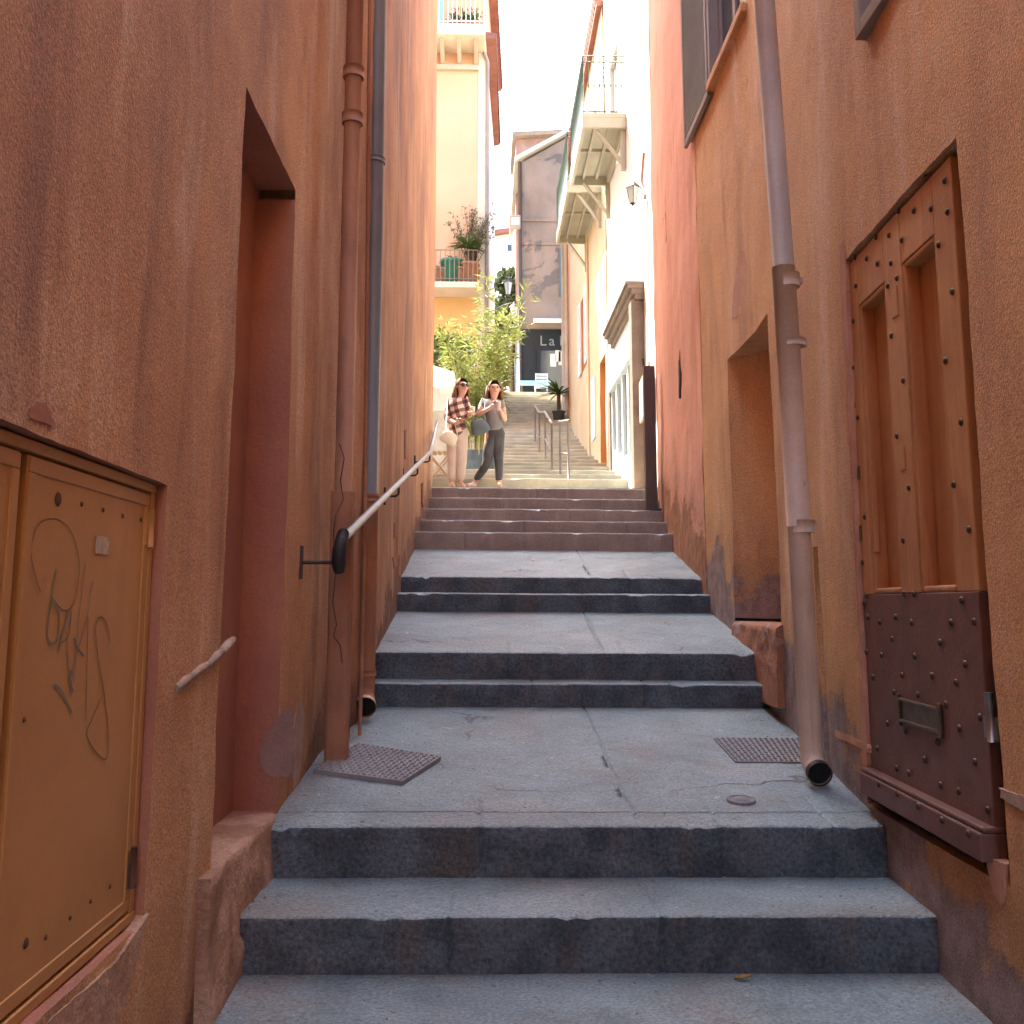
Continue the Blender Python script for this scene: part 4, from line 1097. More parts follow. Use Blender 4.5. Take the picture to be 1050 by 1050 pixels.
# cafe furniture
def cafe_chair(loc, rz, label):
    r = thing('cafe_chair', loc, label, 'chair'); Mx = Matrix.Translation(loc) @ Matrix.Rotation(rz, 4, 'Z')
    def T(*p): return Mx @ Vector(p)
    for sx_, sy_ in ((-1, -1), (1, -1), (-1, 1), (1, 1)):
        g = MB(); g.tube([T(.2 * sx_, .2 * sy_, 0), T(.19 * sx_, .19 * sy_, .44)] + ([T(.19, .23, .85)] if sx_ > 0 and sy_ > 0 else [T(-.19, .23, .85)] if sy_ > 0 else []), .016, 8); g.build('leg', M['bluechair'], r)
    g = MB(); g.box((-.22, -.22, .44), (.22, .22, .47), bev=.008, M=Mx); g.build('seat', M['bluechair'], r)
    g = MB()
    for z in (.58, .68, .78): g.box((-.19, .2, z), (.19, .235, z + .06), bev=.005, M=Mx)
    g.build('backrest', M['bluechair'], r); return r
p = cy(555, 403); cafe_chair(Vector((at_y(555, 402, 32.3).x, 32.3, TOPZ)), math.pi, 'pale blue metal chair outside the dark cafe front')
tx = at_y(549, 402, 33)
tb = thing('cafe_table', (tx.x, 33, TOPZ), 'blue topped cafe table behind the pale blue chair', 'table')
g = MB(); g.box((tx.x - .55, 32.75, TOPZ + .72), (tx.x + .5, 33.35, TOPZ + .76), bev=.01); g.box((tx.x - .5, 32.78, TOPZ + .6), (tx.x + .45, 32.8, TOPZ + .72)); g.build('tabletop', M['bluepaint'], tb)
for sx_ in (-1, 1):
    for y in (32.8, 33.3):
        g = MB(); g.tube([(tx.x + sx_ * .45, y, TOPZ), (tx.x + sx_ * .43, y, TOPZ + .72)], .018, 8); g.build('leg', M['iron'], tb)

# ------------------------------------------------------------------ yellow house
YY = 24.0
def yy(px, py): return at_y(px, py, YY)
yh = thing('yellow_house', (-2, YY, 3), 'yellow house with plant filled balconies on the left beyond the people', 'house')
zb1 = yy(470, 291).z; zb2 = yy(470, 30).z
xr0 = yy(497, 200).x; xr1 = at_y(507.5, 200, 31).x
TOPH = 16.4
mb = MB()
def yquad(z0, z1, mi, Y=YY, x0=-9, x1=xr0): mb.grid(lambda x, z: Vector((x, Y + nz(x, z, 1, 1.5) * .01, z)), frange(x0, x1, .6), frange(z0, z1, .6), None, mi)
yquad(1.5, zb1, 1); yquad(zb1, zb2, 0); yquad(zb2, TOPH, 2)
mb.quad((xr0, YY, 1.5), (xr1, 31, 1.5), (xr1, 31, zb2 - .2), (xr0, YY, zb2 - .2), 3)
mb.quad((xr0, YY, zb2 - .2), (xr1, 31, zb2 - .2), (xr1, 31, TOPH), (xr0, YY, TOPH), 2)
mb.quad((-9, YY, 1.5), (-9, 31, 1.5), (-9, 31, TOPH), (-9, YY, TOPH), 0); mb.quad((-9, 31, 1.5), (xr1, 31, 1.5), (xr1, 31, TOPH), (-9, 31, TOPH), 0)
mb.quad((-9, YY, TOPH), (xr0, YY, TOPH), (xr1, 31, TOPH), (-9, 31, TOPH))
mb.build('wall', [M['yellow'], M['yellow2'], M['peach'], M['cream']], yh)
g = MB(); g.box((xr0 - .17, YY - .03, 1.5), (xr0 + .02, YY + .1, zb2 - .35), bev=.01); g.build('corner_pilaster', M['cream'], yh)
g = MB(); g.tube([(xr0 + .06, YY - .06, 1.5), (xr0 + .06, YY - .06, zb2 - .9), (xr0 - .12, YY - .1, zb2 - .4)], .045, 8); g.build('downpipe', M['winframe'], yh)
def eave(z, ya, yb, xa_, xb_, n):
    g = MB()
    g.prism([(xa_ - .05, ya, z), (xa_ + .24, ya, z), (xb_ + .2, yb, z), (xb_ - .05, yb, z)], (0, 0, .1))
    for i in range(n):
        t = (i + .5) / n; y = ya + (yb - ya) * t; x = xa_ + (xb_ - xa_) * t
        g.tube([(x - .1, y, z + .14), (x + .25, y, z + .1)], .09, 8)
    g.build('roof', M['roof'], yh)
eave(zb2 - .2, YY + .05, 30.2, xr0 + .03, xr1 - .08, 30)
eave(TOPH, YY + .02, 31, xr0, xr1, 30)
def yl_balcony(z, x0, x1, dep, thick, label, posts, solid=0.0):
    g = MB(); g.box((x0, YY - dep, z - thick), (x1, YY - .002, z), bev=.01); b = g.build('balcony', M['cream'], yh, label=label)
    g = MB()
    y = YY - dep + .03
    for zz in (z + .08, z + .78): g.tube([(x0, y, zz), (x1 - .03, y, zz), (x1 - .03, YY, zz)], .014, 6)
    n = int((x1 - x0) / .11)
    for i in range(n + 1):
        x = x0 + (x1 - .03 - x0) * i / n; g.tube([(x, y, z), (x, y, z + .78)], .009, 5)
    g.build('railing', M[posts], b); return b
zs1 = at_y(470, 289.5, YY - .8).z
b1 = yl_balcony(zs1 + .02, -5, at_y(491, 290, YY - .8).x, .8, .14, 'lower balcony crowded with potted plants', 'winframe')
zs2 = at_y(470, 24, YY - .9).z
b2 = yl_balcony(zs2, -5, at_y(497.5, 30, YY - .9).x, .9, .28, 'upper balcony with white balusters', 'whitepaint')
g = MB()
for i in range(9):
    x = yy(489, 40).x - i * .42; g.prism([(x - .06, YY - .75, zs2 - .29), (x - .06, YY, zs2 - .29), (x - .06, YY, zs2 - .62), (x - .06, YY - .12, zs2 - .55)], (.1, 0, 0))
g.box((-5, YY - .1, zs2 - .75), (yy(491, 40).x, YY - .003, zs2 - .62)); g.build('corbel', M['slab'], b2)
g = MB(); g.box((yy(440, 0).x, YY - .05, zs2), (yy(455, 0).x, YY - .004, zs2 + 2), bev=.01); g.build('shutter', M['bluepaint'], yh)
g = MB(); g.box((yy(430, 0).x, YY - .05, zs1 + .02), (yy(447, 0).x, YY - .004, zs1 + 2.2), bev=.01); g.build('shutter', M['tealpaint'], yh)

# ------------------------------------------------------------------ far house and tree
YFAR = 46
fh = thing('far_house', (1, YFAR, TOPZ), 'small cream house with blue grey shutters glimpsed far beyond the stairs', 'house')
def fy(px, py): return at_y(px, py, YFAR)
a, b = fy(500, 243), fy(542, 237)
mb = MB(); mb.prism([(a.x, YFAR, TOPZ - 1), (b.x, YFAR, TOPZ - 1), (b.x, YFAR, b.z), (a.x, YFAR, a.z)], (0, 6, 0)); mb.build('wall', M['cream'], fh)
mb = MB(); mb.prism([(a.x - .2, YFAR - .3, a.z), (b.x + .2, YFAR - .3, b.z), (b.x + .2, YFAR - .3, b.z + .2), (a.x - .2, YFAR - .3, a.z + .2)], (0, 6.5, 0)); mb.build('roof', M['roof'], fh)
wa, wb = fy(516, 249), fy(529, 260); mb = MB(); mb.box((wa.x, YFAR - .05, wb.z), (wb.x, YFAR - .002, wa.z), bev=.01); wn = mb.build('window', M['shopblue'], fh)
mb = MB(); mb.box((wa.x + .2, YFAR - .06, wb.z + .1), (wb.x - .2, YFAR - .052, wa.z - .1)); mb.build('pane', M['glass'], wn)

def leaf(mb, c, d, n, L, W, mi=0, bend=.25):
    d = d.normalized(); s = d.cross(n)
    if s.length < 1e-4: s = d.orthogonal()
    s.normalize(); up = s.cross(d)
    mb.add([c, c + d * L * .45 + s * W, c + d * L - up * L * bend, c + d * L * .45 - s * W, c + d * L * .45 - up * W * .3], [(0, 1, 4), (1, 2, 4), (2, 3, 4), (3, 0, 4)], mi)
def rnd(): return Vector((random.gauss(0, 1), random.gauss(0, 1), random.gauss(0, 1))).normalized()
def tree(name, base, h, rx, rz, n, L, W, lm, label, cat, parts=14):
    r = thing(name, base, label, cat); base = Vector(base)
    g = MB(); tips = []
    g.tube([base, base + Vector((.03, 0, h * .35)), base + Vector((-.02, .02, h * .7))], [.07 * h / 3, .05 * h / 3, .03 * h / 3], 8)
    for i in range(parts):
        a = 2.4 * i; t = base + Vector((math.cos(a) * rx * random.uniform(.3, .9), math.sin(a) * rx * random.uniform(.3, .9), h - rz + rz * random.uniform(-.9, .9)))
        tips.append(t); s = base + Vector((0, 0, h * random.uniform(.3, .6)))
        g.tube([s, s.lerp(t, .5) + Vector((0, 0, .08)), t], [.02 * h / 3, .014 * h / 3, .005], 6)
    g.build('trunk', M['bark'], r)
    g = MB()
    for i in range(n):
        t = random.choice(tips); c = t + rnd() * random.random() ** .6 * rx * .55
        leaf(g, c, rnd() + Vector((0, 0, .2)), rnd(), L * random.uniform(.7, 1.3), W)
    g.build('crown', lm, r); return r
p = at_y(524, 320, 38); tree('tree', (p.x, 38, TOPZ), at_y(524, 275, 38).z - TOPZ, .75, 1.6, 4200, .26, .085, M['leafdark'], 'dark leafy tree between the yellow house and the cafe building', 'tree', 18)
p = at_y(462, 400, 20.5); tree('shrub', (p.x, 20.5, 2.9), at_y(462, 344, 20.5).z - 2.9, .42, .55, 900, .16, .035, M['leafmid'], 'bushy green shrub against the yellow wall above the white parasol', 'shrub')

# lanterns beside the cafe
for (px, py, Yl, lab) in ((521, 293, 30.5, 'topmost of three white glass lanterns hanging before the dark tree'), (527, 318, 31.5, 'middle of three white glass lanterns, right of the bamboo tips'), (522, 350, 30, 'lowest of three white glass lanterns, half hidden in the bamboo')):
    c = at_y(px, py, Yl); wx = interp([(24, xr0), (31, xr1)], Yl)
    lantern((wx, Yl, c.z - .0), (c.x - wx, 0, 0), lab, 1.25, 'lanterns hanging before the dark tree')

# ------------------------------------------------------------------ bamboo and planter
YBM = 17.2
bx0 = at_y(499, 470, YBM)
zb_ = 1.639 + .21 * (YBM - 14.7)
bam = thing('bamboo', (bx0.x, YBM, zb_ + .35), 'yellow green bamboo clump glowing in the sun behind the two people', 'bamboo')
canes = MB(); lv = MB()
for i in range(36):
    a = random.uniform(0, 6.28); rr = random.random() ** .5 * .36
    b = Vector((bx0.x - .15 + math.cos(a) * rr * .75, YBM + math.sin(a) * rr, zb_ + .3))
    h = random.uniform(1.3, 2.55) * (1.3 if math.cos(a) > -.3 and i % 3 == 0 else 1.0)
    ln = Vector((math.cos(a) * .17 + random.gauss(.03, .05), math.sin(a) * .2, 0)) * h
    pts = [b + Vector((0, 0, h * t)) + ln * t * t + Vector((0, 0, -.25 * ln.length * t * t)) for t in (0, .2, .4, .6, .8, 1)]
    canes.tube(pts, [.011, .010, .009, .007, .005, .002], 5)
    for k in range(int(42 * h / 1.6)):
        t = random.uniform(.12, 1.0) ** .8; j = min(4, int(t * 5)); c = pts[j].lerp(pts[j + 1], t * 5 - j)
        tw = rnd(); tw.z = abs(tw.z) * .3; tw *= random.uniform(.02, .22) * (1.1 - .5 * t); c2 = c + tw
        for q in range(random.choice((2, 3, 3))):
            d = tw.normalized() + rnd() * .7 + Vector((0, 0, -.1)); leaf(lv, c2, d, rnd(), random.uniform(.12, .23), .0135)
canes.build('cane', M['cane'], bam); lv.build('foliage', M['bamboo'], bam)
pt = thing('planter', (bx0.x, YBM, zb_), 'grey planter box holding the bamboo clump', 'planter')
g = MB(); g.box((bx0.x - .5, YBM - .35, zb_ - .25), (bx0.x + .16, YBM + .35, zb_ + .38), bev=.02); g.build('box', M['riser'], pt)
g = MB(); g.box((bx0.x - .46, YBM - .31, zb_ + .375), (bx0.x + .12, YBM + .31, zb_ + .39)); g.build('soil', M['earth'], pt)

# balcony plants on the yellow house
def pot(name, x, y, z, r, h, m, label, cat='pot'):
    t = thing(name, (x, y, z), label, cat); g = MB(); g.lathe((x, y, z), [(0, .004), (r * .72, 0), (r * .95, h * .9), (r * 1.05, h * .9), (r * 1.05, h), (r * .9, h), (r * .85, h * .85), (0, h * .85)], 14); g.build('pot', m, t); return t
def spiky(t, c, n, L, W, m, droop=.6):
    g = MB()
    for i in range(n):
        a = random.uniform(0, 6.28); el = random.uniform(.0, 1.1)
        d = Vector((math.cos(a) * math.cos(el), math.sin(a) * math.cos(el), math.sin(el))); s = d.cross(Vector((0, 0, 1))).normalized()
        l = L * random.uniform(.7, 1.15); P_ = [c + d * l * q + Vector((0, 0, -droop * l * q * q * .6)) for q in (0, .25, .5, .75, 1)]
        w = [W * .6, W, W * .9, W * .6, .001]
        vs = [p_ + s * ww for p_, ww in zip(P_, w)] + [p_ - s * ww for p_, ww in zip(P_, w)]
        g.add(vs, [(k, k + 1, 6 + k, 5 + k) for k in range(4)])
    g.build('foliage', m, t)
yb_ = YY - .45
def bz(px): return at_y(px, 290, YY - .45).x
zfl = zs1 + .02
t = pot('potted_yucca', bz(481), yb_, zfl, .24, .55, M['clay'], 'spiky potted palm with drooping fans on the lower yellow house balcony', 'potted plant'); 
g = MB(); g.tube([(bz(481), yb_, zfl + .45), (bz(480), yb_, zfl + .9)], .04, 8); g.build('stem', M['bark'], t)
spiky(t, Vector((bz(480), yb_, zfl + .95)), 80, .6, .028, M['leafmid'])
t = pot('potted_tree', bz(484), yb_ + .15, zfl, .2, .45, M['clay'], 'thin potted tree with airy grey green twigs on the lower balcony', 'potted plant')
g = MB(); lf = MB(); bb = Vector((bz(484), yb_ + .15, zfl + .4))
for i in range(26):
    e = bb + Vector((random.gauss(0, .33), random.gauss(0, .15), random.uniform(1.0, 1.75))); m1 = bb.lerp(e, .5) + Vector((random.gauss(0, .05), 0, .1)); g.tube([bb, m1, e], [.014, .008, .003], 5)
    for k in range(26): leaf(lf, m1.lerp(e, random.uniform(.0, 1.05)) + rnd() * .07, rnd(), rnd(), .085, .02)
g.build('branch', M['bark'], t); lf.build('foliage', M['dryleaf'], t)
for px, m, r, h, lab in ((463, 'greenpot', .28, .62, 'large green glazed pot with trailing leaves on the lower balcony'), (452, 'clay', .2, .4, 'small clay pot at the left end of the lower balcony with pale shoots'), (472, 'clay', .2, .42, 'clay pot between the green pot and the spiky palm')):
    t = pot('potted_plant', bz(px), yb_, zfl, r, h, M[m], lab, 'potted plant'); t['group'] = 'pots on the lower balcony'; spiky(t, Vector((bz(px), yb_, zfl + h)), 34, .38, .02, M['dryleaf'] if px != 472 else M['leafmid'], 1.0)
for i, (px, lab) in enumerate(((468, 'left pot of green shrubs behind the upper balcony balusters'), (478, 'middle pot of green shrubs behind the upper balcony balusters'), (488, 'right pot of green shrubs behind the upper balcony balusters'))):
    x = yy(px, 20).x; t = pot('potted_shrub', x, YY - .5, zs2, .16, .25, M['clay'], lab, 'potted plant'); t['group'] = 'potted shrubs on the upper balcony'; g = MB()
    for k in range(160): leaf(g, Vector((x, YY - .5, zs2 + .38)) + rnd() * random.random() * .24, rnd(), rnd(), .1, .025)
    g.build('foliage', M['leafmid'], t)

# agave at the top of the stairs
YA = 26.0; p = at_y(572, 425, YA); za = 4.62 if False else None
zst = [r_[2] for r_ in rows if r_[0] <= YA][-1]
ag = pot('potted_yucca', at_y(573, 425, YA).x, YA, zst, .17, .3, M['riser'], 'spiky green yucca in a dark pot on the upper stairs by the ochre wall', 'potted plant')
c = Vector((at_y(573, 425, YA).x, YA, zst + .4)); spiky(ag, c + Vector((0, 0, .35)), 60, .75, .03, M['leafmid'], .5)
g = MB(); g.tube([c - Vector((0, 0, .1)), c + Vector((0, 0, .38))], .05, 8); g.build('stem', M['bark'], ag)

# ------------------------------------------------------------------ stair handrails
def stair_z(y):
    if y < 14.7: return 1.315 + .105 * (y - 11.62)
    return [r_[2] for r_ in rows if r_[0] <= y][-1]
def rail(posts, label, low=True):
    r = thing('stair_handrail', (posts[0][0], posts[0][1], stair_z(posts[0][1])), label, 'handrail', 'steel handrails in the middle of the stairs')
    tops = [Vector((x, y, stair_z(y) + .88)) for x, y in posts]
    for (x, y), t in zip(posts, tops):
        g = MB(); g.tube([(x, y, stair_z(y) - .02), t], .02, 8); g.build('post', M['railpaint'], r)
    g = MB(); g.tube([tops[0] + Vector((0, -.12, -.03))] + tops + [tops[-1] + Vector((0, .1, .03))], .023, 8); g.build('top_rail', M['railpaint'], r)
    if low:
        g = MB(); lo_ = [t - Vector((0, 0, .5)) for t in tops]; g.tube([lo_[0]] + lo_, .014, 8); g.build('lower_rail', M['railpaint'], r)
rail([(at_y(583, 480, 14.85).x, 14.85), (at_y(574.5, 480, 15.9).x, 15.9)], 'short steel handrail with two posts at the foot of the sunlit stairs')
rail([(at_y(566, 460, 17.0).x, 17.0), (at_y(559, 455, 18.6).x, 18.6), (at_y(553, 440, 20.4).x, 20.4), (at_y(548.5, 425, 22.3).x, 22.3)], 'longer steel handrail with four posts climbing the middle of the stairs')

# ------------------------------------------------------------------ terrace things at the left
YPR = 15.9
par = thing('parasol', (at_y(449, 480, YPR).x - .75, YPR, stair_z(YPR)), 'white canvas parasol half hidden by the left house, behind the woman in plaid', 'parasol')
px_ = par.location.x; apex = at_y(447, 372, YPR); ez = at_y(472, 388, YPR)
g = MB(); hw = ez.x - px_
n = 8
rim = [Vector((px_ + hw * math.cos(2 * math.pi * k / n + .39), YPR + hw * math.sin(2 * math.pi * k / n + .39), ez.z)) for k in range(n)]
ap = Vector((px_, YPR, ez.z + .42))
for k in range(n):
    a, b = rim[k], rim[(k + 1) % n]
    m_ = (a + b) / 2 + Vector((0, 0, -.03))
    g.add([ap, a, m_, b], [(0, 1, 2), (0, 2, 3)]); g.add([a, b, b - Vector((0, 0, .14)), a - Vector((0, 0, .14))], [(0, 1, 2, 3)])
g.build('canopy', M['canvas'], par)
g = MB(); g.tube([(px_, YPR, stair_z(YPR)), ap], .025, 8)
g.build('pole', M['woodchair'], par)
mb_ = thing('menu_board', (at_y(456, 430, 16.6).x, 16.6, stair_z(16.6)), 'weathered white menu board leaning behind the woman with sunglasses', 'board')
a, b = at_y(440, 392, 16.6), at_y(466, 440, 16.6)
g = MB(); g.box((a.x - .3, 16.6, stair_z(16.6)), (b.x, 16.65, a.z), bev=.01); g.build('panel', M['board'], mb_)
g = MB(); g.box((a.x - .24, 16.585, b.z + .3), (b.x - .06, 16.598, a.z - .08), bev=.004); g.build('sheet', M['canvas'], mb_)
fc = thing('folding_chair', (at_y(452, 498, 15.3).x, 15.3, stair_z(15.3)), 'pale wooden folding chair at the left behind the woman in plaid', 'chair')
cx_, cz_ = fc.location.x, fc.location.z
for y in (15.15, 15.5):
    g = MB(); g.tube([(cx_ - .2, y, cz_), (cx_ + .16, y, cz_ + .46)], .016, 6); g.build('leg', M['woodchair'], fc)
    g = MB(); g.tube([(cx_ + .2, y, cz_), (cx_ - .2, y, cz_ + .46), (cx_ - .32, y, cz_ + .85)], .016, 6); g.build('leg', M['woodchair'], fc)
g = MB()
for i in range(5): g.box((cx_ - .2 + i * .075, 15.13, cz_ + .45), (cx_ - .14 + i * .075, 15.52, cz_ + .468))
g.build('seat', M['woodchair'], fc)
g = MB(); g.box((cx_ - .33, 15.15, cz_ + .62), (cx_ - .27, 15.5, cz_ + .8)); g.build('backrest', M['woodchair'], fc)

# ------------------------------------------------------------------ people
def skin(name, V, E, m, parent, sub=2, root=0):
    """V: [(pos, rx, ry)], E: edges; grown with a Skin modifier, returned as a plain mesh child"""
    me = bpy.data.meshes.new(name); me.from_pydata([v[0] for v in V], E, []); o = bpy.data.objects.new(name, me); COL.objects.link(o)
    sm = o.modifiers.new('s', 'SKIN'); sm.use_smooth_shade = True
    for i, d in enumerate(me.skin_vertices[0].data):
        d.radius = (V[i][1], V[i][2] if len(V[i]) > 2 else V[i][1]); d.use_root = (i == root)
    ss = o.modifiers.new('u', 'SUBSURF'); ss.levels = sub; ss.render_levels = sub
    dg = bpy.context.evaluated_depsgraph_get(); me2 = bpy.data.meshes.new_from_object(o.evaluated_get(dg))
    bpy.data.objects.remove(o); bpy.data.meshes.remove(me)
    r0 = root_loc(parent)
    for v in me2.vertices: v.co -= r0
    for p_ in me2.polygons: p_.use_smooth = True
    me2.materials.clear(); me2.materials.append(m); me2.name = name
    t = bpy.data.objects.new(name, me2); COL.objects.link(t); t.parent = parent; return t

def person(J, label, top_m, trouser_m, sleeve_full, glasses, face):
    """J: joint name -> world point; face = unit vector the head looks along"""
    root = thing('person', (J['hip'].x, J['hip'].y, zg), label, 'person')
    V = []; E = []; ix = {}
    def v(n, p, rx, ry=None):
        ix[n] = len(V); V.append((Vector(p), rx, ry or rx)); return ix[n]
    def e(a, b): E.append((ix[a], ix[b]))
    v('hip', J['hip'], .11, .085); v('waist', J['waist'], .105, .08); v('chest', J['chest'], .135, .09); v('neckb', J['neck'] - Vector((0, 0, .05)), .065, .055); v('neck', J['neck'] + Vector((0, 0, .015)), .042); v('jaw', J['head'] - Vector((0, 0, .075)) + face * .022, .058, .062); v('head', J['head'], .08, .094); v('crown', J['head'] + Vector((0, 0, .075)), .06, .07)
    for a, b in (('hip', 'waist'), ('waist', 'chest'), ('chest', 'neckb'), ('neckb', 'neck'), ('neck', 'jaw'), ('jaw', 'head'), ('head', 'crown')): e(a, b)
    for s in 'LR':
        v('sh' + s, J['sh' + s], .058); v('ua' + s, J['sh' + s].lerp(J['el' + s], .5), .047); v('el' + s, J['el' + s], .038); v('fa' + s, J['el' + s].lerp(J['wr' + s], .4), .038); v('wr' + s, J['wr' + s], .024); v('pm' + s, J['ha' + s], .034, .02)
        for a, b in (('chest', 'sh' + s), ('sh' + s, 'ua' + s), ('ua' + s, 'el' + s), ('el' + s, 'fa' + s), ('fa' + s, 'wr' + s), ('wr' + s, 'pm' + s)): e(a, b)
        v('th' + s, J['hip'].lerp(J['hj' + s], 1.0), .08); v('mt' + s, J['hj' + s].lerp(J['kn' + s], .5), .07); v('kn' + s, J['kn' + s], .05); v('cf' + s, J['kn' + s].lerp(J['an' + s], .35), .048); v('an' + s, J['an' + s], .036); v('to' + s, J['to' + s], .03, .028)
        for a, b in (('hip', 'th' + s), ('th' + s, 'mt' + s), ('mt' + s, 'kn' + s), ('kn' + s, 'cf' + s), ('cf' + s, 'an' + s), ('an' + s, 'to' + s)): e(a, b)
    body = skin('body', V, E, M['skin'], root)
    # fingers: short tapered chains rooted in the palm, merged into the body mesh
    bm_ = bmesh.new(); bm_.from_mesh(body.data); g = MB(); r0 = root_loc(root)
    for s in 'LR':
        d = (J['ha' + s] - J['wr' + s]).normalized(); side = d.cross(face).normalized(); nrm = side.cross(d)
        for k in range(4):
            o_ = J['ha' + s] + side * (k - 1.5) * .019 + d * .012; l = (.062, .072, .068, .052)[k]
            g.tube([o_, o_ + d * l * .45 + nrm * .008, o_ + d * l * .75 + nrm * .024, o_ + d * l * .8 + nrm * .042], [.010, .0095, .0085, .005], 6)
        o_ = J['wr' + s].lerp(J['ha' + s], .55) - side * .028; g.tube([o_, o_ - side * .022 + d * .025 + nrm * .01, o_ - side * .018 + d * .055 + nrm * .025], [.012, .011, .006], 6)
    right = face.cross(Vector((0, 0, 1))).normalized(); H = J['head']; up = Vector((0, 0, 1))
    g.tube([H + face * .088 + up * .012, H + face * .108 - up * .022, H + face * .09 - up * .032], [.008, .014, .008], 8)   # nose
    for s_ in (-1, 1): g.lathe(H + right * s_ * .082 - up * .01, [(.004, -.012), (.026, 0), (.020, .012), (0, .016)], 8, axis=right * s_ + up * .2)   # ears
    n0 = len(bm_.verts)
    tmp = bpy.data.meshes.new('t'); tmp.from_pydata([(Vector(q) - r0) for q in g.v], [], g.f); bm_.from_mesh(tmp)
    for f_ in bm_.faces: f_.smooth = True
    bm_.to_mesh(body.data); bm_.free(); bpy.data.meshes.remove(tmp)
    g = MB()
    for s_ in (-1, 1):
        c = H + face * .083 + right * s_ * .033 + up * .008
        if glasses: g.lathe(c + face * .014, [(0, .006), (.026, .003), (.028, -.004), (.024, -.008)], 14, axis=face + right * s_ * .25)
        else: g.lathe(c, [(0, .006), (.009, .004), (.013, 0)], 10, axis=face)
    if glasses:
        g.tube([H + face * .1 + right * -.012 + up * .012, H + face * .1 + right * .012 + up * .012], .004, 6)
        for s_ in (-1, 1): g.tube([H + face * .088 + right * s_ * .06 + up * .012, H + right * s_ * .088 + up * .012], .004, 6)
    g.build('sunglasses' if glasses else 'eye', M['dark'], root)
    g = MB(); g.tube([H + face * .090 - up * .062 - right * .022, H + face * .098 - up * .060, H + face * .090 - up * .062 + right * .022], [.003, .0065, .003], 6); g.build('mouth', mat('lips', (.45, .13, .11), rough=.4), root)
    # hair: shell over the skull and long locks to the shoulders
    g = MB()
    def hs(a, b):
        dirv = (right * math.cos(a) + (-face) * math.sin(a)) * math.cos(b) + up * math.sin(b)
        ff = dirv.dot(face)
        r_ = Vector((.094, .094, .12)); k = 1.0 + .03 * nz(a * 6, b, 1, 2)
        base_ = H + up * .018 + Vector((dirv.x * .096, dirv.y * .104, dirv.z * .112)) * k
        return base_ - face * .014
    g.grid(lambda b, a: hs(a, b), frange(.12, math.pi / 2, .16), frange(-.75, math.pi + .75, .2))
    g.grid(lambda b, a: hs(a, b), frange(-.5, .13, .15), frange(-.05, math.pi + .05, .2))
    for i in range(30):
        a = random.uniform(-.05, math.pi + .05); p0_ = hs(a, random.uniform(-.1, .5)); o_ = (p0_ - H); o_.z = 0
        l = random.uniform(.20, .30)
        g.tube([p0_, p0_ + o_ * .12 - up * l * .4, p0_ + o_ * .16 + rnd() * .012 - up * l * .75, p0_ + o_ * .05 + rnd() * .015 - up * l], [.022, .024, .019, .004], 6)
    g.build('hair', M['hair'], root, normals=True)
    # clothes as skins a little fuller than the body
    V = []; E = []; ix = {}
    dn = .10 if sleeve_full else .03
    v('chest', J['chest'], .172, .128); v('rib', J['chest'].lerp(J['waist'], .5), .165, .13); v('waist', J['waist'], .155, .128); v('hip', J['hip'] + Vector((0, 0, .06)), .165, .14); v('hem', J['hip'] - Vector((0, 0, dn)), .17, .145); v('col', J['neck'] - Vector((0, 0, .06)), .085, .08)
    e('chest', 'rib'); e('rib', 'waist'); e('waist', 'hip'); e('hip', 'hem'); e('chest', 'col')
    for s in 'LR':
        v('sh' + s, J['sh' + s], .07); v('ua' + s, J['sh' + s].lerp(J['el' + s], .45), .064); e('chest', 'sh' + s); e('sh' + s, 'ua' + s)
        if sleeve_full:
            v('el' + s, J['el' + s], .056); v('fa' + s, J['el' + s].lerp(J['wr' + s], .45), .052); e('ua' + s, 'el' + s); e('el' + s, 'fa' + s)
    skin('shirt', V, E, top_m, root)
    V = []; E = []; ix = {}
    v('wb', J['hip'] + Vector((0, 0, .10)), .128, .1); v('hip', J['hip'], .172, .14); v('cr', J['hip'] - Vector((0, 0, .085)), .1, .1); e('wb', 'hip'); e('hip', 'cr')
    for s in 'LR':
        wide = 1.18 if sleeve_full else 1.0
        v('th' + s, J['hj' + s], .125); v('mt' + s, J['hj' + s].lerp(J['kn' + s], .5), .092 * wide ** .5); v('kn' + s, J['kn' + s], .069 * wide); v('cf' + s, J['kn' + s].lerp(J['an' + s], .4), .064 * wide); v('an' + s, J['an' + s] + Vector((0, 0, .03)), .052 * wide)
        for a, b in (('hip', 'th' + s), ('th' + s, 'mt' + s), ('mt' + s, 'kn' + s), ('kn' + s, 'cf' + s), ('cf' + s, 'an' + s)): e(a, b)
    skin('trousers', V, E, trouser_m, root, root=1)
    for s in 'LR':
        d = J['to' + s] - J['an' + s]; d.z = 0; d.normalize(); a_ = J['an' + s]
        hz = min(a_.z - .07, 99)
        skin('shoe', [(a_ - Vector((0, 0, .02)), .042), (Vector((a_.x, a_.y, hz + .03)) - d * .03, .04, .035), (Vector((a_.x, a_.y, hz + .03)) + d * .08, .042, .03), (Vector((a_.x, a_.y, hz + .024)) + d * .16, .034, .022)], [(0, 1), (1, 2), (2, 3)], M['shoe'], root, 2, 1)
    return root

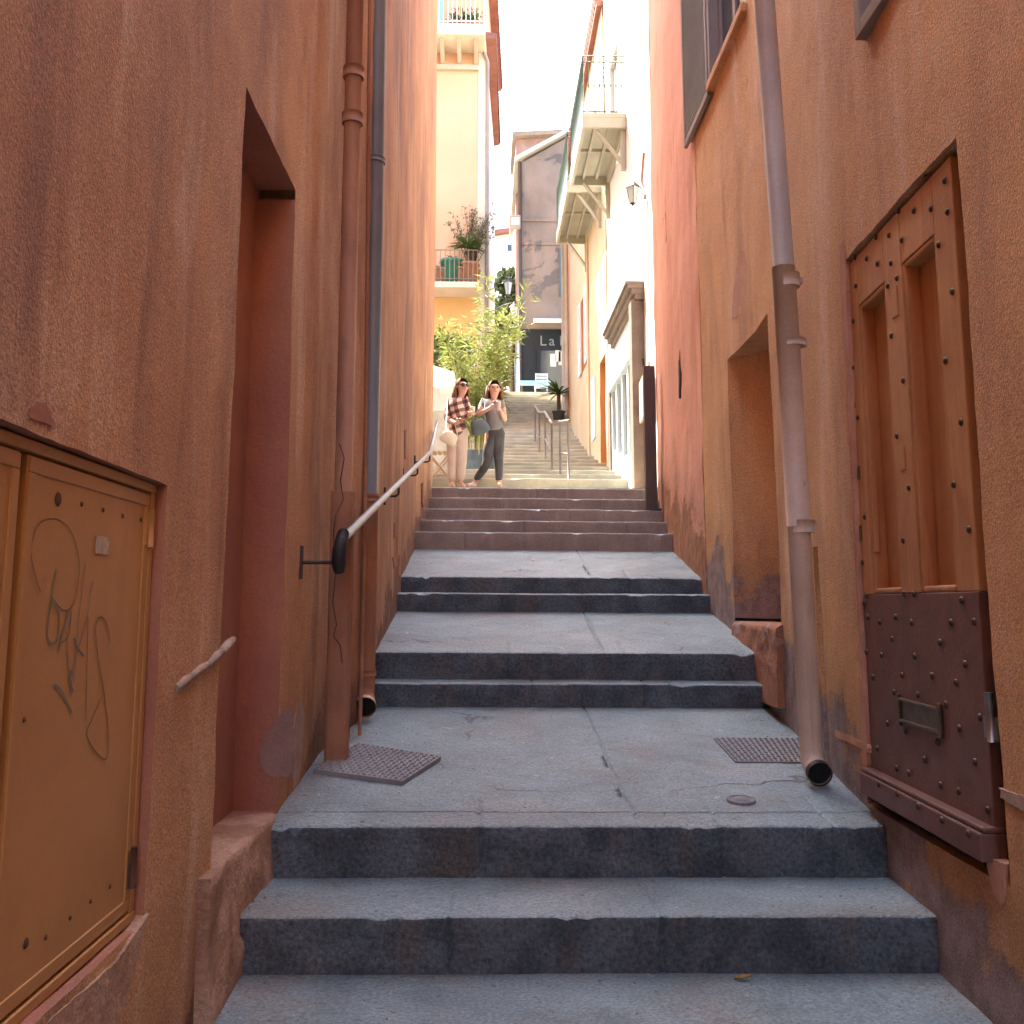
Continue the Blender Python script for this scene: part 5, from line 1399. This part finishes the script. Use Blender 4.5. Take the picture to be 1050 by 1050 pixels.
YPP = 14.35
zg = 1.315 + .105 * (YPP - 11.62)
def P(px, py, dy=0): return at_y(px, py, YPP + dy)
GZ = lambda p: Vector((p.x, p.y, zg + .08))
JA = dict(head=P(474, 396.5), chin=P(475.2, 404, -.03), neck=P(472.5, 407.5), chest=P(470, 417), waist=P(469, 431), hip=P(468.5, 443),
          shL=P(461.5, 412.5, .02), elL=P(458.5, 429, -.02), wrL=P(467, 434, -.2), haL=P(471, 432, -.24), shR=P(478, 411.5, .02), elR=P(481, 426.5, -.06), wrR=P(481.5, 425.5, -.25), haR=P(483.5, 423.5, -.29),
          hjL=P(464.8, 447), hjR=P(472.8, 447), knL=P(464.3, 473, -.02), knR=P(473.2, 472, -.04), anL=GZ(P(463, 498)), anR=GZ(P(472, 498)), toL=GZ(P(463, 498)) + Vector((.03, -.16, -.05)), toR=GZ(P(472, 498)) + Vector((.06, -.15, -.05)))
person(JA, 'woman in sunglasses, plaid shirt and pale pink trousers, standing at the left', M['plaid'], M['trousers'], True, True, Vector((.45, -.88, .02)).normalized())
JB = dict(head=P(507, 398.8), chin=P(508, 406, -.03), neck=P(506.5, 409), chest=P(505.5, 418.5), waist=P(506, 431), hip=P(506, 442),
          shL=P(497, 413.5, .02), elL=P(489.5, 425.5, -.05), wrL=P(502, 418.5, -.2), haL=P(506.5, 414.5, -.23), shR=P(514.5, 414, .02), elR=P(517.5, 431, -.02), wrR=P(513.8, 422.5, -.2), haR=P(511.8, 418.5, -.22),
          hjL=P(502.3, 447), hjR=P(510, 447), knL=P(499.5, 474.5, -.03), knR=P(511.5, 472, 0), anL=GZ(P(487.5, 495, .12)) + Vector((0, 0, .03)), anR=GZ(P(511.5, 498)), toL=GZ(P(487.5, 495, .12)) + Vector((-.12, -.10, -.05)), toR=GZ(P(511.5, 498)) + Vector((.02, -.16, -.05)))
person(JB, 'woman in grey t shirt and dark jeans striding with a cup near her mouth', M['tee'], M['jeans'], False, False, Vector((.12, -.99, .02)).normalized())
cupB = thing('drink_cup', P(510.5, 419, -.26), 'pinkish paper cup held by the woman in the grey t shirt', 'cup')
c = P(510.8, 420.5, -.28); g = MB(); g.lathe(c, [(0, 0), (.028, 0), (.038, .11), (.04, .112), (.036, .125), (0, .125)], 14); g.build('cup', M['cup'], cupB)
c = P(484.6, 425.5, -.33); cupA = thing('drink_cup', c, 'small pale drink cup held out by the woman in plaid', 'cup'); g = MB(); g.lathe(c, [(0, 0), (.026, 0), (.036, .10), (.038, .102), (.034, .115), (0, .115)], 14); g.build('cup', M['cream_bag'], cupA)
def bag(c, w, h, d, m, shoulder, label, tilt=0):
    t = thing('shoulder_bag', c, label, 'bag'); Mx = Matrix.Translation(c) @ Matrix.Rotation(tilt, 4, 'Y'); g = MB()
    def bp(a, b):
        x = math.copysign(abs(math.cos(a)) ** .55, math.cos(a)) * math.cos(b); z_ = math.copysign(abs(math.sin(a)) ** .55, math.sin(a)) * math.cos(b)
        return Mx @ Vector((x * w * (1 - .15 * z_), math.sin(b) * d, z_ * h))
    g.grid(lambda a, b: bp(a, b), frange(0, 2 * math.pi, .26), frange(-math.pi / 2, math.pi / 2, .26)); g.build('pouch', m, t)
    g = MB(); g.tube([Mx @ Vector((-w * .8, 0, h * .8)), shoulder + Vector((-.03, -.02, .075)), shoulder + Vector((.0, -.07, .03)), Mx @ Vector((w * .8, -.02, h * .8))], .007, 6); g.build('strap', m, t)
bag(P(460.5, 449, -.16), .12, .095, .05, M['cream_bag'], JA['shL'], 'cream shoulder bag at the hip of the woman in plaid', .5)
bag(P(492, 437.5, -.14), .13, .11, .055, M['blue_bag'], JB['shL'], 'slate blue shoulder bag under the arm of the woman in grey', -.35)

# ------------------------------------------------------------------ light
sv = Vector((-1.0, 1.0, 2.0)).normalized()
sd = bpy.data.lights.new('sun', 'SUN'); sd.energy = 2.9; sd.angle = R(.5); sd.color = (1, .95, .87)
so = bpy.data.objects.new('sun', sd); COL.objects.link(so); so.rotation_euler = sv.to_track_quat('Z', 'Y').to_euler(); so.location = (0, 0, 30)
w = bpy.data.worlds.new('World'); SC.world = w; w.use_nodes = True
nt = w.node_tree; bg = nt.nodes['Background']; sky = nt.nodes.new('ShaderNodeTexSky')
sky.sky_type = 'NISHITA'; sky.sun_disc = False; sky.sun_elevation = math.asin(sv.z); sky.sun_rotation = math.atan2(sv.x, sv.y)
sky.dust_density = 3.0; sky.altitude = 50
nt.links.new(sky.outputs[0], bg.inputs[0]); bg.inputs[1].default_value = .15
vs_ = SC.view_settings; vs_.view_transform = 'Standard'; vs_.look = 'None'; vs_.exposure = 3.2; vs_.gamma = 1.0; vs_.use_curve_mapping = False
SC.cycles.max_bounces = 10; SC.cycles.diffuse_bounces = 7; SC.cycles.sample_clamp_indirect = 6.0
SC.cycles.use_denoising = True
